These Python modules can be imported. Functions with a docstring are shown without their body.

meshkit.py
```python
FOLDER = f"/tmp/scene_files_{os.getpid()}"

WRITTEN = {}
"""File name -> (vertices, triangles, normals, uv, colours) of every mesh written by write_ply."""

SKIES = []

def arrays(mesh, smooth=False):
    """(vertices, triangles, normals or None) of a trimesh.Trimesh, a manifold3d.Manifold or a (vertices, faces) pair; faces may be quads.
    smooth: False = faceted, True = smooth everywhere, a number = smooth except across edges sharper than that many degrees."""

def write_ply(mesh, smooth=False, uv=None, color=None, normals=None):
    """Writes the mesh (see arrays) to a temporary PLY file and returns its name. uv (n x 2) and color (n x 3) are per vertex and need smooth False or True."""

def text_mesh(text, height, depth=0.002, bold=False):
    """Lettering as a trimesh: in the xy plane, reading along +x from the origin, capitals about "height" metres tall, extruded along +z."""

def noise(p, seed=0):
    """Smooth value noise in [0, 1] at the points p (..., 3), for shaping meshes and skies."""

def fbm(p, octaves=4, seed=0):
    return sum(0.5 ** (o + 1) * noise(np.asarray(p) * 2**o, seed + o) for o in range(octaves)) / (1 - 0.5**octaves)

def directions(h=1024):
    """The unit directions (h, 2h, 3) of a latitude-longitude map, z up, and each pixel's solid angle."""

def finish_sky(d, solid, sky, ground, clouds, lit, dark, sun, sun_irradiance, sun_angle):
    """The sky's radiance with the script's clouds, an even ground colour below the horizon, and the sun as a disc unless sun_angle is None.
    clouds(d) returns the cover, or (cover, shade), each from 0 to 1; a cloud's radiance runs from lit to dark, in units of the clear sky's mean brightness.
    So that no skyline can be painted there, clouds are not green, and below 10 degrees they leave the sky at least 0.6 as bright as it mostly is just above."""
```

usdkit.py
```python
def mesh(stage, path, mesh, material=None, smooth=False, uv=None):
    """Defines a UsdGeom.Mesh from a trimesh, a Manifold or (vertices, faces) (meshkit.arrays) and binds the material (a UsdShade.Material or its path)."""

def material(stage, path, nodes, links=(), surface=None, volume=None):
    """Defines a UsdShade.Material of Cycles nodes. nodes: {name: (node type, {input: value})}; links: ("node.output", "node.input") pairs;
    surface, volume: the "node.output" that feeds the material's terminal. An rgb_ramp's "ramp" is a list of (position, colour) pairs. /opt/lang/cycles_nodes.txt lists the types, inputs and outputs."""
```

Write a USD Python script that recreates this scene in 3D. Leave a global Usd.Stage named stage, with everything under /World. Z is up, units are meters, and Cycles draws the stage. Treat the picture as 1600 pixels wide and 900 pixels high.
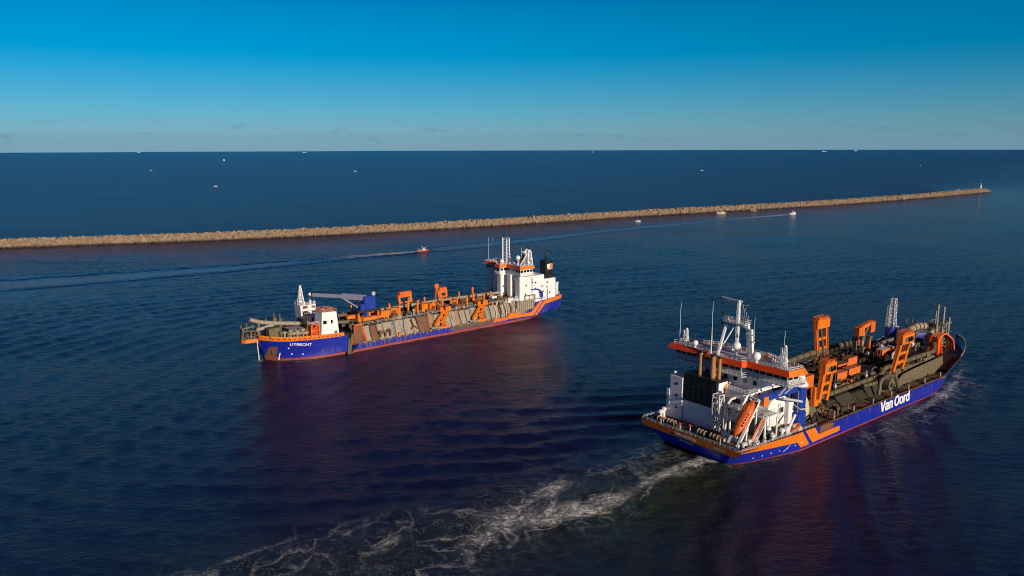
import math, random
import numpy as np, trimesh
import usdkit, meshkit
from shapely.geometry import Polygon, box as sbox
from pxr import Usd, UsdGeom, UsdLux, UsdShade, Gf, Sdf

stage = Usd.Stage.CreateInMemory()
UsdGeom.SetStageUpAxis(stage, UsdGeom.Tokens.z)
UsdGeom.SetStageMetersPerUnit(stage, 1.0)
UsdGeom.Xform.Define(stage, '/World')
UsdGeom.Scope.Define(stage, '/World/Looks')

# ---------------------------------------------------------------- camera
CAM_H, F_PX = 85.05, 1220.0
PITCH, ROLL = math.radians(10.276), math.radians(-0.17)
cam = UsdGeom.Camera.Define(stage, '/World/camera')
cam.CreateHorizontalApertureAttr(36.0)
cam.CreateVerticalApertureAttr(36.0 * 9 / 16)
cam.CreateFocalLengthAttr(36.0 * F_PX / 1600)
cam.CreateClippingRangeAttr(Gf.Vec2f(1.0, 60000.0))
cam.CreateExposureAttr(0.0)
cx = cam.AddTransformOp()
_m = Gf.Matrix4d(1)
_m.SetRotate(Gf.Rotation(Gf.Vec3d(0, 0, 1), math.degrees(ROLL)) * Gf.Rotation(Gf.Vec3d(1, 0, 0), 90 - math.degrees(PITCH)))
_m.SetTranslateOnly(Gf.Vec3d(0, 0, CAM_H))
cx.Set(_m)

# ---------------------------------------------------------------- sun and sky
SUN_AZ, SUN_EL = math.radians(-56.0), math.radians(16.0)     # azimuth from +x towards +y
SUN_DIR = (math.cos(SUN_EL) * math.cos(SUN_AZ), math.cos(SUN_EL) * math.sin(SUN_AZ), math.sin(SUN_EL))
SUN_I, SKY_S = 1.15, 0.075

def material(name, nodes, links=(), surface=None, volume=None):
    return usdkit.material(stage, '/World/Looks/' + name, nodes, links, surface, volume)

sky_mat = material('sky_air', {
    'g': ('texture_coordinate', {}),
    'sky': ('sky_texture', dict(sky_type='single_scattering', sun_disc=False, sun_elevation=SUN_EL,
                                sun_rotation=math.atan2(SUN_DIR[0], SUN_DIR[1]), altitude=80.0, air_density=0.9,
                                aerosol_density=0.0, ozone_density=5.0)),
    'tint': ('mix', dict(mix_type='multiply', fac=1.0, color2=(0.62, 0.80, 1.05))),
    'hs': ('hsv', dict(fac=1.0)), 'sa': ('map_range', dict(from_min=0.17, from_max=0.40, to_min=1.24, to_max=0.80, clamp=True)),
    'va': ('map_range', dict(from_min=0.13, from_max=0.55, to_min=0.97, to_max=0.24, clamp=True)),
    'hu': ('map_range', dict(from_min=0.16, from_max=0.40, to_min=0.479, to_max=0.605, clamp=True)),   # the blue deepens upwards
    # a thin row of small cumulus low over the horizon
    'sx': ('separate_xyz', {}),
    'mp': ('mapping', dict(scale=(26.0, 26.0, 95.0), location=(3.1, 0.7, 0.0))),
    'n': ('noise_texture', dict(scale=1.0, detail=4.0, roughness=0.55)),
    'nr': ('rgb_ramp', dict(ramp=[(0.0, (0, 0, 0)), (0.57, (0, 0, 0)), (0.70, (1, 1, 1)), (1.0, (1, 1, 1))])),
    'band': ('rgb_ramp', dict(ramp=[(0.0, (0, 0, 0)), (0.001, (0.25,) * 3), (0.007, (0.8,) * 3), (0.018, (1, 1, 1)), (0.028, (0.55,) * 3), (0.040, (0.12,) * 3), (0.05, (0, 0, 0)), (1.0, (0, 0, 0))])),
    'mul': ('math', dict(math_type='multiply')),
    'mul2': ('math', dict(math_type='multiply', value2=0.36)),
    'cl': ('mix', dict(mix_type='mix', color2=(1.25, 2.6, 4.1))),
    'hz': ('rgb_ramp', dict(ramp=[(0.0, (0.62,) * 3), (0.012, (0.55,) * 3), (0.020, (0.30,) * 3), (0.045, (0.10,) * 3), (0.09, (0, 0, 0)), (1.0, (0, 0, 0))])),
    'hzm': ('mix', dict(mix_type='mix', color2=(1.9, 3.9, 5.9))),
    'bg': ('background_shader', dict(strength=SKY_S)),
}, [('g.generated', 'sx.vector'), ('g.generated', 'mp.vector'), ('mp.vector', 'n.vector'), ('n.fac', 'nr.fac'), ('sx.z', 'band.fac'),
    ('nr.color', 'mul.value1'), ('band.color', 'mul.value2'), ('mul.value', 'mul2.value1'),
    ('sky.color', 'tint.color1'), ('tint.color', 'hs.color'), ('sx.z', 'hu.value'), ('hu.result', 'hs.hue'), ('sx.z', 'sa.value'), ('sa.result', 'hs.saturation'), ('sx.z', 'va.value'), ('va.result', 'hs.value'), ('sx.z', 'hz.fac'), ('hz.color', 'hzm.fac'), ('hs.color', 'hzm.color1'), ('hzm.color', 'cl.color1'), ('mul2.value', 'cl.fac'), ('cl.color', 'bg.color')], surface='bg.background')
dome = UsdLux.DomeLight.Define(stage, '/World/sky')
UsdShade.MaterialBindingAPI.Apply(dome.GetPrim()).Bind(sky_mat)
dome.GetPrim().SetCustomDataByKey('kind', 'structure')

sun = UsdLux.DistantLight.Define(stage, '/World/sun')
sun.CreateIntensityAttr(SUN_I)
sun.CreateAngleAttr(0.53)
sun.CreateColorAttr(Gf.Vec3f(1.0, 0.86, 0.70))
sun.GetPrim().CreateAttribute('inputs:normalize', Sdf.ValueTypeNames.Bool).Set(True)
sun.AddRotateXYZOp().Set(Gf.Vec3f(90 - math.degrees(SUN_EL), 0, math.degrees(SUN_AZ) + 90))

# ---------------------------------------------------------------- helpers
_used = {}
def numbered(parent, name):
    k = _used.get((parent, name), 0)
    _used[(parent, name)] = k + 1
    return name if k == 0 else f'{name}_{k:03d}'

class MB:
    """collects simple solids into one mesh"""
    def __init__(s): s.v, s.f, s.n = [], [], 0
    def add(s, v, f):
        v = np.asarray(v, float); f = np.asarray(f, int)
        if f.shape[1] == 4: f = np.vstack([f[:, [0, 1, 2]], f[:, [0, 2, 3]]])
        s.v.append(v); s.f.append(f + s.n); s.n += len(v); return s
    def mesh(s, m): return s.add(m.vertices, m.faces)
    def box(s, x0, x1, y0, y1, z0, z1):
        x0, x1 = min(x0, x1), max(x0, x1); y0, y1 = min(y0, y1), max(y0, y1); z0, z1 = min(z0, z1), max(z0, z1)
        v = [(x0, y0, z0), (x1, y0, z0), (x1, y1, z0), (x0, y1, z0), (x0, y0, z1), (x1, y0, z1), (x1, y1, z1), (x0, y1, z1)]
        return s.add(v, [(0, 3, 2, 1), (4, 5, 6, 7), (0, 1, 5, 4), (1, 2, 6, 5), (2, 3, 7, 6), (3, 0, 4, 7)])
    def cbox(s, x0, x1, y0, y1, z0, z1, c=0.12):
        """box with chamfered upright edges and top"""
        p = [(x0 + c, y0), (x1 - c, y0), (x1, y0 + c), (x1, y1 - c), (x1 - c, y1), (x0 + c, y1), (x0, y1 - c), (x0, y0 + c)]
        return s.prism(p, z0, z1)
    def bar(s, p, q, w, h=None, up=(0, 0, 1)):
        p, q = np.array(p, float), np.array(q, float); h = w if h is None else h
        d = q - p; L = np.linalg.norm(d); d /= L
        up = np.array(up, float)
        if abs(d @ up) > .95: up = np.array((1., 0, 0))
        a = np.cross(up, d); a /= np.linalg.norm(a); b = np.cross(d, a)
        v = [o + a * i * w / 2 + b * j * h / 2 for o in (p, q) for i, j in ((-1, -1), (1, -1), (1, 1), (-1, 1))]
        return s.add(v, [(0, 3, 2, 1), (4, 5, 6, 7), (0, 1, 5, 4), (1, 2, 6, 5), (2, 3, 7, 6), (3, 0, 4, 7)])
    def tube(s, pts, r, n=8, r1=None, cap=True):
        pts = np.array(pts, float); m = len(pts)
        rr = np.linspace(r, r if r1 is None else r1, m)
        d = np.gradient(pts, axis=0); d /= np.linalg.norm(d, axis=1, keepdims=True)
        up = np.array((0, 0, 1.)) if abs(d[:, 2]).max() < .97 else np.array((1., .3, 0))
        v = []
        ang = np.arange(n) * 2 * np.pi / n
        for k in range(m):
            a = np.cross(up, d[k]); a /= max(np.linalg.norm(a), 1e-6); b = np.cross(d[k], a)
            v.append(pts[k] + rr[k] * (np.cos(ang)[:, None] * a + np.sin(ang)[:, None] * b))
        v = np.vstack(v); f = []
        for k in range(m - 1):
            for i in range(n):
                j = (i + 1) % n
                f.append((k * n + i, k * n + j, (k + 1) * n + j, (k + 1) * n + i))
        s.add(v, f)
        if cap:
            for k, flip in ((0, True), (m - 1, False)):
                c = np.vstack([v[k * n:(k + 1) * n], pts[k]])
                s.add(c, [(i, (i + 1) % n, n)[::-1] if flip else (i, (i + 1) % n, n) for i in range(n)])
        return s
    def cyl(s, p, q, r, r1=None, n=12): return s.tube([p, q], r, n, r1)
    def prism(s, poly, z0, z1):
        P = Polygon(poly)
        m = trimesh.creation.extrude_polygon(P, z1 - z0, engine='earcut'); m.apply_translation((0, 0, z0)); return s.mesh(m)
    def slab(s, poly, o, ex, ey, t):
        """polygon in the plane o + u*ex + v*ey, thickness t along ex x ey"""
        m = trimesh.creation.extrude_polygon(Polygon(poly), 1.0, engine='earcut')
        ex, ey = np.array(ex, float), np.array(ey, float); ez = np.cross(ex, ey)
        v = m.vertices
        return s.add(np.array(o, float) + v[:, :1] * ex + v[:, 1:2] * ey + v[:, 2:] * ez * t, m.faces)
    def ball(s, c, r, n=2, sq=(1, 1, 1)):
        m = trimesh.creation.icosphere(n, r); m.vertices *= np.array(sq); m.apply_translation(c); return s.mesh(m)
    def lathe(s, c, prof, n=16):
        """profile of (radius, z) turned about the upright axis through c"""
        k = len(prof); ang = np.arange(n) * 2 * np.pi / n; v = []; f = []
        for r, z in prof: v += [(c[0] + r * math.cos(a), c[1] + r * math.sin(a), c[2] + z) for a in ang]
        for i in range(k - 1):
            for j in range(n):
                f.append((i * n + j, i * n + (j + 1) % n, (i + 1) * n + (j + 1) % n, (i + 1) * n + j))
        return s.add(v, f)
    def xf(s, fn):
        s.v = [fn(v) for v in s.v]; return s
    def data(s): return np.vstack(s.v), np.vstack(s.f)

def put(parent, name, mb, mat, label=None, smooth=False, kind=None):
    """one Mesh prim under parent (a path)"""
    path = parent + '/' + numbered(parent, name)
    m = usdkit.mesh(stage, path, mb.data() if isinstance(mb, MB) else mb, mat, smooth=smooth)
    if label: m.GetPrim().SetCustomDataByKey('label', label)
    if kind: m.GetPrim().SetCustomDataByKey('kind', kind)
    return path

def tag(path, label=None, cat=None, group=None, kind=None):
    p = stage.GetPrimAtPath(path)
    for k, v in (('label', label), ('category', cat), ('group', group), ('kind', kind)):
        if v: p.SetCustomDataByKey(k, v)

def thing(name, label, cat, loc=(0, 0, 0), rz=0.0, group=None):
    path = '/World/' + numbered('/World', name)
    x = UsdGeom.Xform.Define(stage, path)
    x.AddTranslateOp().Set(Gf.Vec3d(*map(float, loc))); x.AddRotateZOp().Set(math.degrees(rz))
    tag(path, label, cat, group)
    return path

def frame(pos, h):
    c, s = math.cos(h), math.sin(h)
    return lambda p: (pos[0] + p[0] * c - p[1] * s, pos[1] + p[0] * s + p[1] * c, p[2] if len(p) > 2 else 0.0)

# ---------------------------------------------------------------- paints
def paint(name, col, rough=0.42, rust=0.0, dirt=0.25, rustcol=(0.13, 0.045, 0.018), bump=0.02, metallic=0.0, scale=0.5):
    n = {
        'tc': ('texture_coordinate', {}),
        'n1': ('noise_texture', dict(scale=scale, detail=6.0, roughness=0.62)),
        'r1': ('rgb_ramp', dict(ramp=[(0.25, (1 - dirt,) * 3), (0.55, (1.0,) * 3), (0.8, (1 - dirt * .45,) * 3)])),
        'mul': ('mix', dict(mix_type='multiply', fac=1.0, color1=col)),
        'mp': ('mapping', dict(scale=(1.1, 1.1, 0.16))),
        'n2': ('noise_texture', dict(scale=1.0, detail=7.0, roughness=0.7)),
        'r2': ('rgb_ramp', dict(ramp=[(0.0, (0, 0, 0)), (0.60 - 0.18 * rust, (0, 0, 0)), (0.72 - 0.14 * rust, (1, 1, 1)), (1.0, (1, 1, 1))])),
        'mr': ('math', dict(math_type='multiply', value2=min(1.0, rust * 1.3))),
        'mx': ('mix', dict(mix_type='mix', color2=rustcol)),
        'b': ('bump', dict(strength=0.5, distance=bump)),
        'p': ('principled_bsdf', dict(roughness=rough, metallic=metallic)),
    }
    l = [('tc.object', 'n1.vector'), ('n1.fac', 'r1.fac'), ('r1.color', 'mul.color2'), ('tc.object', 'mp.vector'), ('mp.vector', 'n2.vector'),
         ('n2.fac', 'r2.fac'), ('r2.color', 'mr.value1'), ('mr.value', 'mx.fac'), ('mul.color', 'mx.color1'), ('mx.color', 'p.base_color'),
         ('n1.fac', 'b.height'), ('b.normal', 'p.normal')]
    return material(name, n, l, surface='p.BSDF')

M = dict(
    blue=paint('hull_blue', (0.010, 0.022, 0.32), 0.38, rust=0.20, dirt=0.32, rustcol=(0.09, 0.045, 0.05)),
    blue_worn=paint('hull_blue_worn', (0.012, 0.024, 0.33), 0.42, rust=0.55, dirt=0.45, rustcol=(0.17, 0.11, 0.085)),
    crane_blue=paint('crane_blue', (0.010, 0.045, 0.33), 0.4, dirt=0.25),
    orange=paint('hull_orange', (0.76, 0.185, 0.008), 0.45, rust=0.18, dirt=0.30, rustcol=(0.28, 0.075, 0.02)),
    orange_worn=paint('worn_orange', (0.70, 0.15, 0.014), 0.5, rust=0.32, dirt=0.4),
    redorange=paint('signal_red', (0.80, 0.075, 0.006), 0.42, dirt=0.18),
    boat_orange=paint('lifeboat_orange', (0.62, 0.10, 0.012), 0.5, dirt=0.3),
    boom=paint('boom_grey_blue', (0.13, 0.13, 0.19), 0.5, rust=0.1, dirt=0.3),
    red=paint('antifouling_red', (0.36, 0.05, 0.032), 0.6, rust=0.2, dirt=0.4),
    white=paint('ship_white', (0.80, 0.79, 0.77), 0.45, rust=0.16, dirt=0.16, rustcol=(0.50, 0.40, 0.30)),
    white_worn=paint('worn_white', (0.74, 0.72, 0.68), 0.5, rust=0.10, dirt=0.25),
    grey=paint('deck_grey', (0.30, 0.30, 0.31), 0.55, dirt=0.3),
    lgrey=paint('light_grey', (0.50, 0.51, 0.53), 0.5, dirt=0.2),
    olive=paint('muddy_steel', (0.140, 0.113, 0.062), 0.6, rust=0.30, dirt=0.5, scale=0.9),
    olive_dark=paint('muddy_steel_shade_dark', (0.045, 0.038, 0.025), 0.6, rust=0.30, dirt=0.6, scale=0.9),  # muddy steel, darkened further to paint in the shadow around the hopper
    beige=paint('mud_stained_plate', (0.35, 0.295, 0.215), 0.6, rust=0.50, dirt=0.5, rustcol=(0.22, 0.09, 0.035), scale=0.7),
    beige_rusty=paint('rust_stained_plate', (0.36, 0.24, 0.14), 0.65, rust=0.75, dirt=0.5, rustcol=(0.20, 0.075, 0.03), scale=0.7),
    beige_grey=paint('grey_worn_plate', (0.30, 0.285, 0.25), 0.6, rust=0.35, dirt=0.5, scale=0.7),
    brown=paint('rusty_steel', (0.19, 0.075, 0.032), 0.7, rust=0.5, dirt=0.5),
    dark=paint('dark_steel', (0.018, 0.017, 0.017), 0.5, dirt=0.4),
    black=paint('funnel_black', (0.014, 0.014, 0.016), 0.4, dirt=0.3),
    mud=paint('hopper_mud', (0.012, 0.010, 0.008), 0.35, dirt=0.5),
    tan=paint('exhaust_tan', (0.40, 0.20, 0.075), 0.5, rust=0.15, dirt=0.35),
    cream=paint('cream_cover', (0.62, 0.50, 0.30), 0.55, rust=0.12, dirt=0.25),
    green=paint('container_green', (0.015, 0.20, 0.07), 0.45),
    mark=paint('marking_white', (0.82, 0.82, 0.82), 0.5, dirt=0.08),
    glass=paint('bridge_glass', (0.010, 0.012, 0.016), 0.06, dirt=0.0, bump=0.0),
    rope=paint('rope', (0.35, 0.30, 0.2), 0.8),
)
# ---------------------------------------------------------------- the water
A_POS, A_H = (48.89, 206.57), 0.6627        # the near ship: stern centre on the water, heading
U_POS, U_H = (17.64, 406.90), 3.8379        # the far ship
A_W, U_W = frame(A_POS, A_H), frame(U_POS, U_H)

def seg_dist(x, y, pts):
    """distance to a polyline, and the fraction along it"""
    best = np.full(x.shape, 1e9); frac = np.zeros(x.shape); n = len(pts) - 1
    for i in range(n):
        (ax, ay), (bx, by) = pts[i], pts[i + 1]
        dx, dy = bx - ax, by - ay
        t = np.clip(((x - ax) * dx + (y - ay) * dy) / (dx * dx + dy * dy), 0, 1)
        d = np.hypot(x - ax - t * dx, y - ay - t * dy)
        m = d < best
        best = np.where(m, d, best); frac = np.where(m, (i + t) / n, frac)
    return best, frac

def wakes(x, y):
    """foam, turbid and calm amounts on the surface, where the ships and boats have churned it"""
    foam = np.zeros(x.shape); turbid = np.zeros(x.shape); calm = np.zeros(x.shape); lift = np.zeros(x.shape)
    for pts, w0, w1, i0, i1 in FOAM:
        d, t = seg_dist(x, y, pts)
        w = w0 + (w1 - w0) * t
        foam += (i0 + (i1 - i0) * t) * np.exp(-(d / w) ** 2)
        lift += 0.35 * (i0 + (i1 - i0) * t) * np.exp(-(d / (1.3 * w)) ** 2)
    for pts, w0, w1, i0, i1 in TURBID:
        d, t = seg_dist(x, y, pts)
        turbid += (i0 + (i1 - i0) * t) * np.exp(-(d / (w0 + (w1 - w0) * t)) ** 2)
    for pts, w0, w1, i0, i1 in CALM:
        d, t = seg_dist(x, y, pts)
        w = w0 + (w1 - w0) * t
        calm += (i0 + (i1 - i0) * t) / (1 + np.exp((d - w) / (0.25 * w + 0.6)))
        lift += 0.40 * (i0 + (i1 - i0) * t) * np.exp(-((d - w) / 6) ** 2) * np.cos(2 * np.pi * (d - w) / 7.0)
    # the open sea beyond the breakwater is rougher than the fairway
    line = np.array(BASE); out = y - np.interp(x, line[:, 0], line[:, 1], left=588, right=1444)
    calm = np.clip(calm, 0, 1) - 0.8 * np.clip(out / (60 + 1.6 * np.clip(x - 760, 0, 1500)), 0, 1)
    return np.clip(foam, 0, 1.3), np.clip(turbid, 0, 1), calm, lift

def swell(x, y):
    z = np.zeros(x.shape)
    p = np.stack([x, y, np.zeros_like(x)], -1)
    wx, wy = 14 * (meshkit.noise(p / 60., 3) - .5), 14 * (meshkit.noise(p / 60., 4) - .5)
    amp = 0.35 + 1.3 * meshkit.noise(p / 45., 5)
    for lam, ang, a, s in ((19, 112, .04, 1.), (11.5, 98, .026, 1.0), (7.6, 75, .022, .8), (5.4, 128, .022, .6), (4.1, 88, .022, .5), (3.1, 104, .018, .4), (2.4, 70, .012, .4)):
        c, sn = math.cos(math.radians(ang)), math.sin(math.radians(ang))
        z += a * amp * np.sin(2 * np.pi * ((x + s * wx) * c + (y + s * wy) * sn) / lam + lam)
    # waves spreading from the near ship's passage (both sides) and rings about the far one
    c, s = math.cos(A_H), math.sin(A_H)
    lx, ly = (x - A_POS[0]) * c + (y - A_POS[1]) * s, -(x - A_POS[0]) * s + (y - A_POS[1]) * c
    for side in (1, -1):
        q = ly * side
        ph = (lx * math.sin(math.radians(33)) + q * math.cos(math.radians(33)))
        edge = 158 - lx
        env = np.clip((q - 16) / 10, 0, 1) * np.exp(-np.clip(q - 0.36 * edge, 0, None) / 12) * np.exp(-np.clip(q - 20, 0, None) / 90) * np.clip(edge / 20, 0, 1) * np.clip((lx + 140) / 100, 0, 1)
        z += 0.30 * env * np.sin(2 * np.pi * ph / 10.5 + 1.5 * (meshkit.noise(p / 25., 8) - .5) * 3)
    # long low crests running past the far ship's bow across the left of the fairway
    for lam, deg, a_ in ((12.5, 162, .055), (7.5, 165, .025)):
        c2, s2 = math.cos(math.radians(deg)), math.sin(math.radians(deg))
        m_ = np.clip((40 - x) / 60, 0, 1) * np.clip((470 - y) / 80, 0, 1) * np.clip((y - 130) / 80, 0, 1) * (0.35 + 1.2 * meshkit.noise(p / 55., 21))
        z += a_ * m_ * np.sin(2 * np.pi * ((x + .35 * wx) * c2 + (y + .35 * wy) * s2) / lam)
    ux, uy = U_W((140, 20))[:2]
    r = np.hypot(x - ux, y - uy)
    z += 0.10 * np.exp(-((r - 130) / 110) ** 2) * np.sin(2 * np.pi * (r + 6 * meshkit.noise(p / 40., 9)) / 12.5) * (x < 40)
    return z

def build_water():
    na = 820
    th = np.concatenate([np.linspace(-218, 38, 60)[:-1], np.linspace(38, 142, na)])   # finer where the ships are
    th = np.radians(th)
    r = np.concatenate([[0.0], np.geomspace(20, 84, 14)[:-1], np.geomspace(84, 520, 500)[:-1], np.geomspace(520, 1050, 260)[:-1], np.geomspace(1050, 2000, 50)[:-1], np.geomspace(2000, 17000, 50)])
    R, T = np.meshgrid(r, th, indexing='ij')
    X, Y = R * np.cos(T), R * np.sin(T)
    fade = np.clip((1300 - R) / 800, 0, 1) * np.clip(R / 60, 0, 1)
    foam, turbid, calm, lift = wakes(X, Y)
    churn = np.clip(turbid * 0.8 + foam * 0.5, 0, 1)
    p = np.stack([X, Y, np.zeros_like(X)], -1)
    Z = swell(X, Y) * fade * (1 - .8 * np.clip(calm, 0, 1)) * (1 - .3 * churn) + (lift + churn * 0.7 * (meshkit.noise(p / 4.2, 11) - .5) + churn * 0.5 * (meshkit.noise(p / 1.9, 12) - .5)) * fade
    n1, n2 = X.shape
    idx = np.arange(n1 * n2).reshape(n1, n2)
    a, b, c, d = idx[:-1, :-1], idx[1:, :-1], idx[1:, 1:], idx[:-1, 1:]
    f = np.vstack([np.stack([a, b, c], -1).reshape(-1, 3), np.stack([a, c, d], -1).reshape(-1, 3)[n2 - 1:]])
    v = np.stack([X, Y, Z], -1).reshape(-1, 3)
    m = usdkit.mesh(stage, '/World/water', (v, f), water_mat, smooth=True)
    api = UsdGeom.PrimvarsAPI(m)
    from pxr import Vt
    api.CreatePrimvar('churn', Sdf.ValueTypeNames.Color3fArray, 'vertex').Set(Vt.Vec3fArray.FromNumpy(np.stack([foam, turbid, calm], -1).reshape(-1, 3).astype(np.float32)))
    tag('/World/water', kind='structure')

def water_material():
    n = {
        'g': ('geometry', {}), 'at': ('attribute', dict(attribute='churn')), 'sep': ('separate_color', {}),
        # ripples
        'm1': ('mapping', dict(scale=(0.26, 0.46, 0.3), rotation=(0, 0, 0.35))), 'n1': ('noise_texture', dict(scale=1.0, detail=3.0, roughness=0.6, distortion=0.4)),
        'm2': ('mapping', dict(scale=(0.80, 1.60, 1.0), rotation=(0, 0, 0.2))), 'n2': ('noise_texture', dict(scale=1.0, detail=4.0, roughness=0.65, distortion=0.3)),
        'gm': ('mapping', dict(scale=(0.006, 0.020, 0.01), rotation=(0, 0, -0.25))), 'gust': ('noise_texture', dict(scale=1.0, detail=5.0, roughness=0.62, distortion=0.8)), 'gr': ('map_range', dict(from_min=0.32, from_max=0.68, to_min=0.40, to_max=1.45, clamp=True)),
        'h2': ('math', dict(math_type='multiply', value2=0.70)), 'h': ('math', dict(math_type='add')),
        'cm': ('math', dict(math_type='multiply_add', value2=-0.75, value3=1.0)), 'st': ('math', dict(math_type='multiply')), 'st2': ('math', dict(math_type='multiply', value2=0.72)),
        'b': ('bump', dict(distance=0.8)),
        # foam lace
        'wn': ('noise_texture', dict(scale=0.16, detail=4.0, roughness=0.6)), 'ws': ('vector_math', dict(math_type='multiply_add', vector2=(5, 5, 0))),
        'v1': ('noise_texture', dict(scale=0.080, detail=3.0, roughness=0.55, distortion=0.5)), 'r1': ('rgb_ramp', dict(ramp=[(0, (0,) * 3), (0.455, (0,) * 3), (0.482, (0.35,) * 3), (0.497, (1,) * 3), (0.503, (1,) * 3), (0.518, (0.35,) * 3), (0.545, (0,) * 3), (1, (0,) * 3)])),
        'v2': ('noise_texture', dict(scale=0.26, detail=3.0, roughness=0.55, distortion=0.4)), 'r2': ('rgb_ramp', dict(ramp=[(0, (0,) * 3), (0.465, (0,) * 3), (0.497, (1,) * 3), (0.503, (1,) * 3), (0.535, (0,) * 3), (1, (0,) * 3)])),
        'n3': ('noise_texture', dict(scale=1.3, detail=8.0, roughness=0.78)), 'r3': ('rgb_ramp', dict(ramp=[(0.38, (0.03,) * 3), (0.50, (0.55,) * 3), (0.60, (1, 1, 1))])),
        'a1': ('math', dict(math_type='multiply_add', value2=0.40)), 'a2': ('math', dict(math_type='multiply')),
        'a3': ('math', dict(math_type='multiply')), 'solid': ('rgb_ramp', dict(ramp=[(0.0, (0, 0, 0)), (0.66, (0, 0, 0)), (1.0, (0.8,) * 3)])),
        'a4': ('math', dict(math_type='multiply')), 'a5': ('math', dict(math_type='add', use_clamp=True)), 'a6': ('math', dict(math_type='multiply', value2=1.05, use_clamp=True)),
        'deep': ('mix', dict(mix_type='mix', color1=(0.0050, 0.0068, 0.0370), color2=(0.022, 0.030, 0.020))),
        'cc': ('math', dict(math_type='multiply', value2=0.5, use_clamp=True)), 'aer': ('mix', dict(mix_type='mix', color2=(0.030, 0.060, 0.115))),
        'col': ('mix', dict(mix_type='mix', color2=(0.54, 0.55, 0.53))),
        'rc': ('map_range', dict(from_min=-0.8, from_max=0.4, to_min=0.26, to_max=0.09, clamp=True)), 'ro': ('mix_float', dict(b=0.75)),
        'p': ('principled_bsdf', dict(ior=1.333, specular_ior_level=0.27)),
    }
    l = [('at.color', 'sep.color'),
         ('g.position', 'm1.vector'), ('m1.vector', 'n1.vector'), ('g.position', 'm2.vector'), ('m2.vector', 'n2.vector'), ('g.position', 'gm.vector'), ('gm.vector', 'gust.vector'), ('gust.fac', 'gr.value'),
         ('n2.fac', 'h2.value1'), ('n1.fac', 'h.value1'), ('h2.value', 'h.value2'), ('h.value', 'b.height'),
         ('sep.b', 'cm.value1'), ('cm.value', 'st.value1'), ('gr.result', 'st.value2'), ('st.value', 'st2.value1'), ('st2.value', 'b.strength'),
         ('g.position', 'wn.vector'), ('wn.color', 'ws.vector1'), ('g.position', 'ws.vector3'), ('ws.vector', 'v1.vector'), ('ws.vector', 'v2.vector'), ('ws.vector', 'n3.vector'),
         ('v1.fac', 'r1.fac'), ('v2.fac', 'r2.fac'), ('n3.fac', 'r3.fac'),
         ('r2.color', 'a1.value1'), ('r1.color', 'a1.value3'), ('a1.value', 'a2.value1'), ('r3.color', 'a2.value2'),
         ('a2.value', 'a3.value1'), ('sep.r', 'a3.value2'), ('sep.r', 'solid.fac'), ('solid.color', 'a4.value1'), ('r3.color', 'a4.value2'),
         ('a3.value', 'a5.value1'), ('a4.value', 'a5.value2'), ('a5.value', 'a6.value1'),
         ('sep.g', 'deep.fac'), ('sep.b', 'cc.value1'), ('cc.value', 'aer.fac'), ('deep.color', 'aer.color1'), ('aer.color', 'col.color1'), ('a6.value', 'col.fac'), ('col.color', 'p.base_color'),
         ('sep.b', 'rc.value'), ('rc.result', 'ro.a'), ('a6.value', 'ro.fac'), ('ro.result', 'p.roughness'), ('b.normal', 'p.normal')]
    return material('sea_water', n, l, surface='p.BSDF')
water_mat = water_material()
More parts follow.
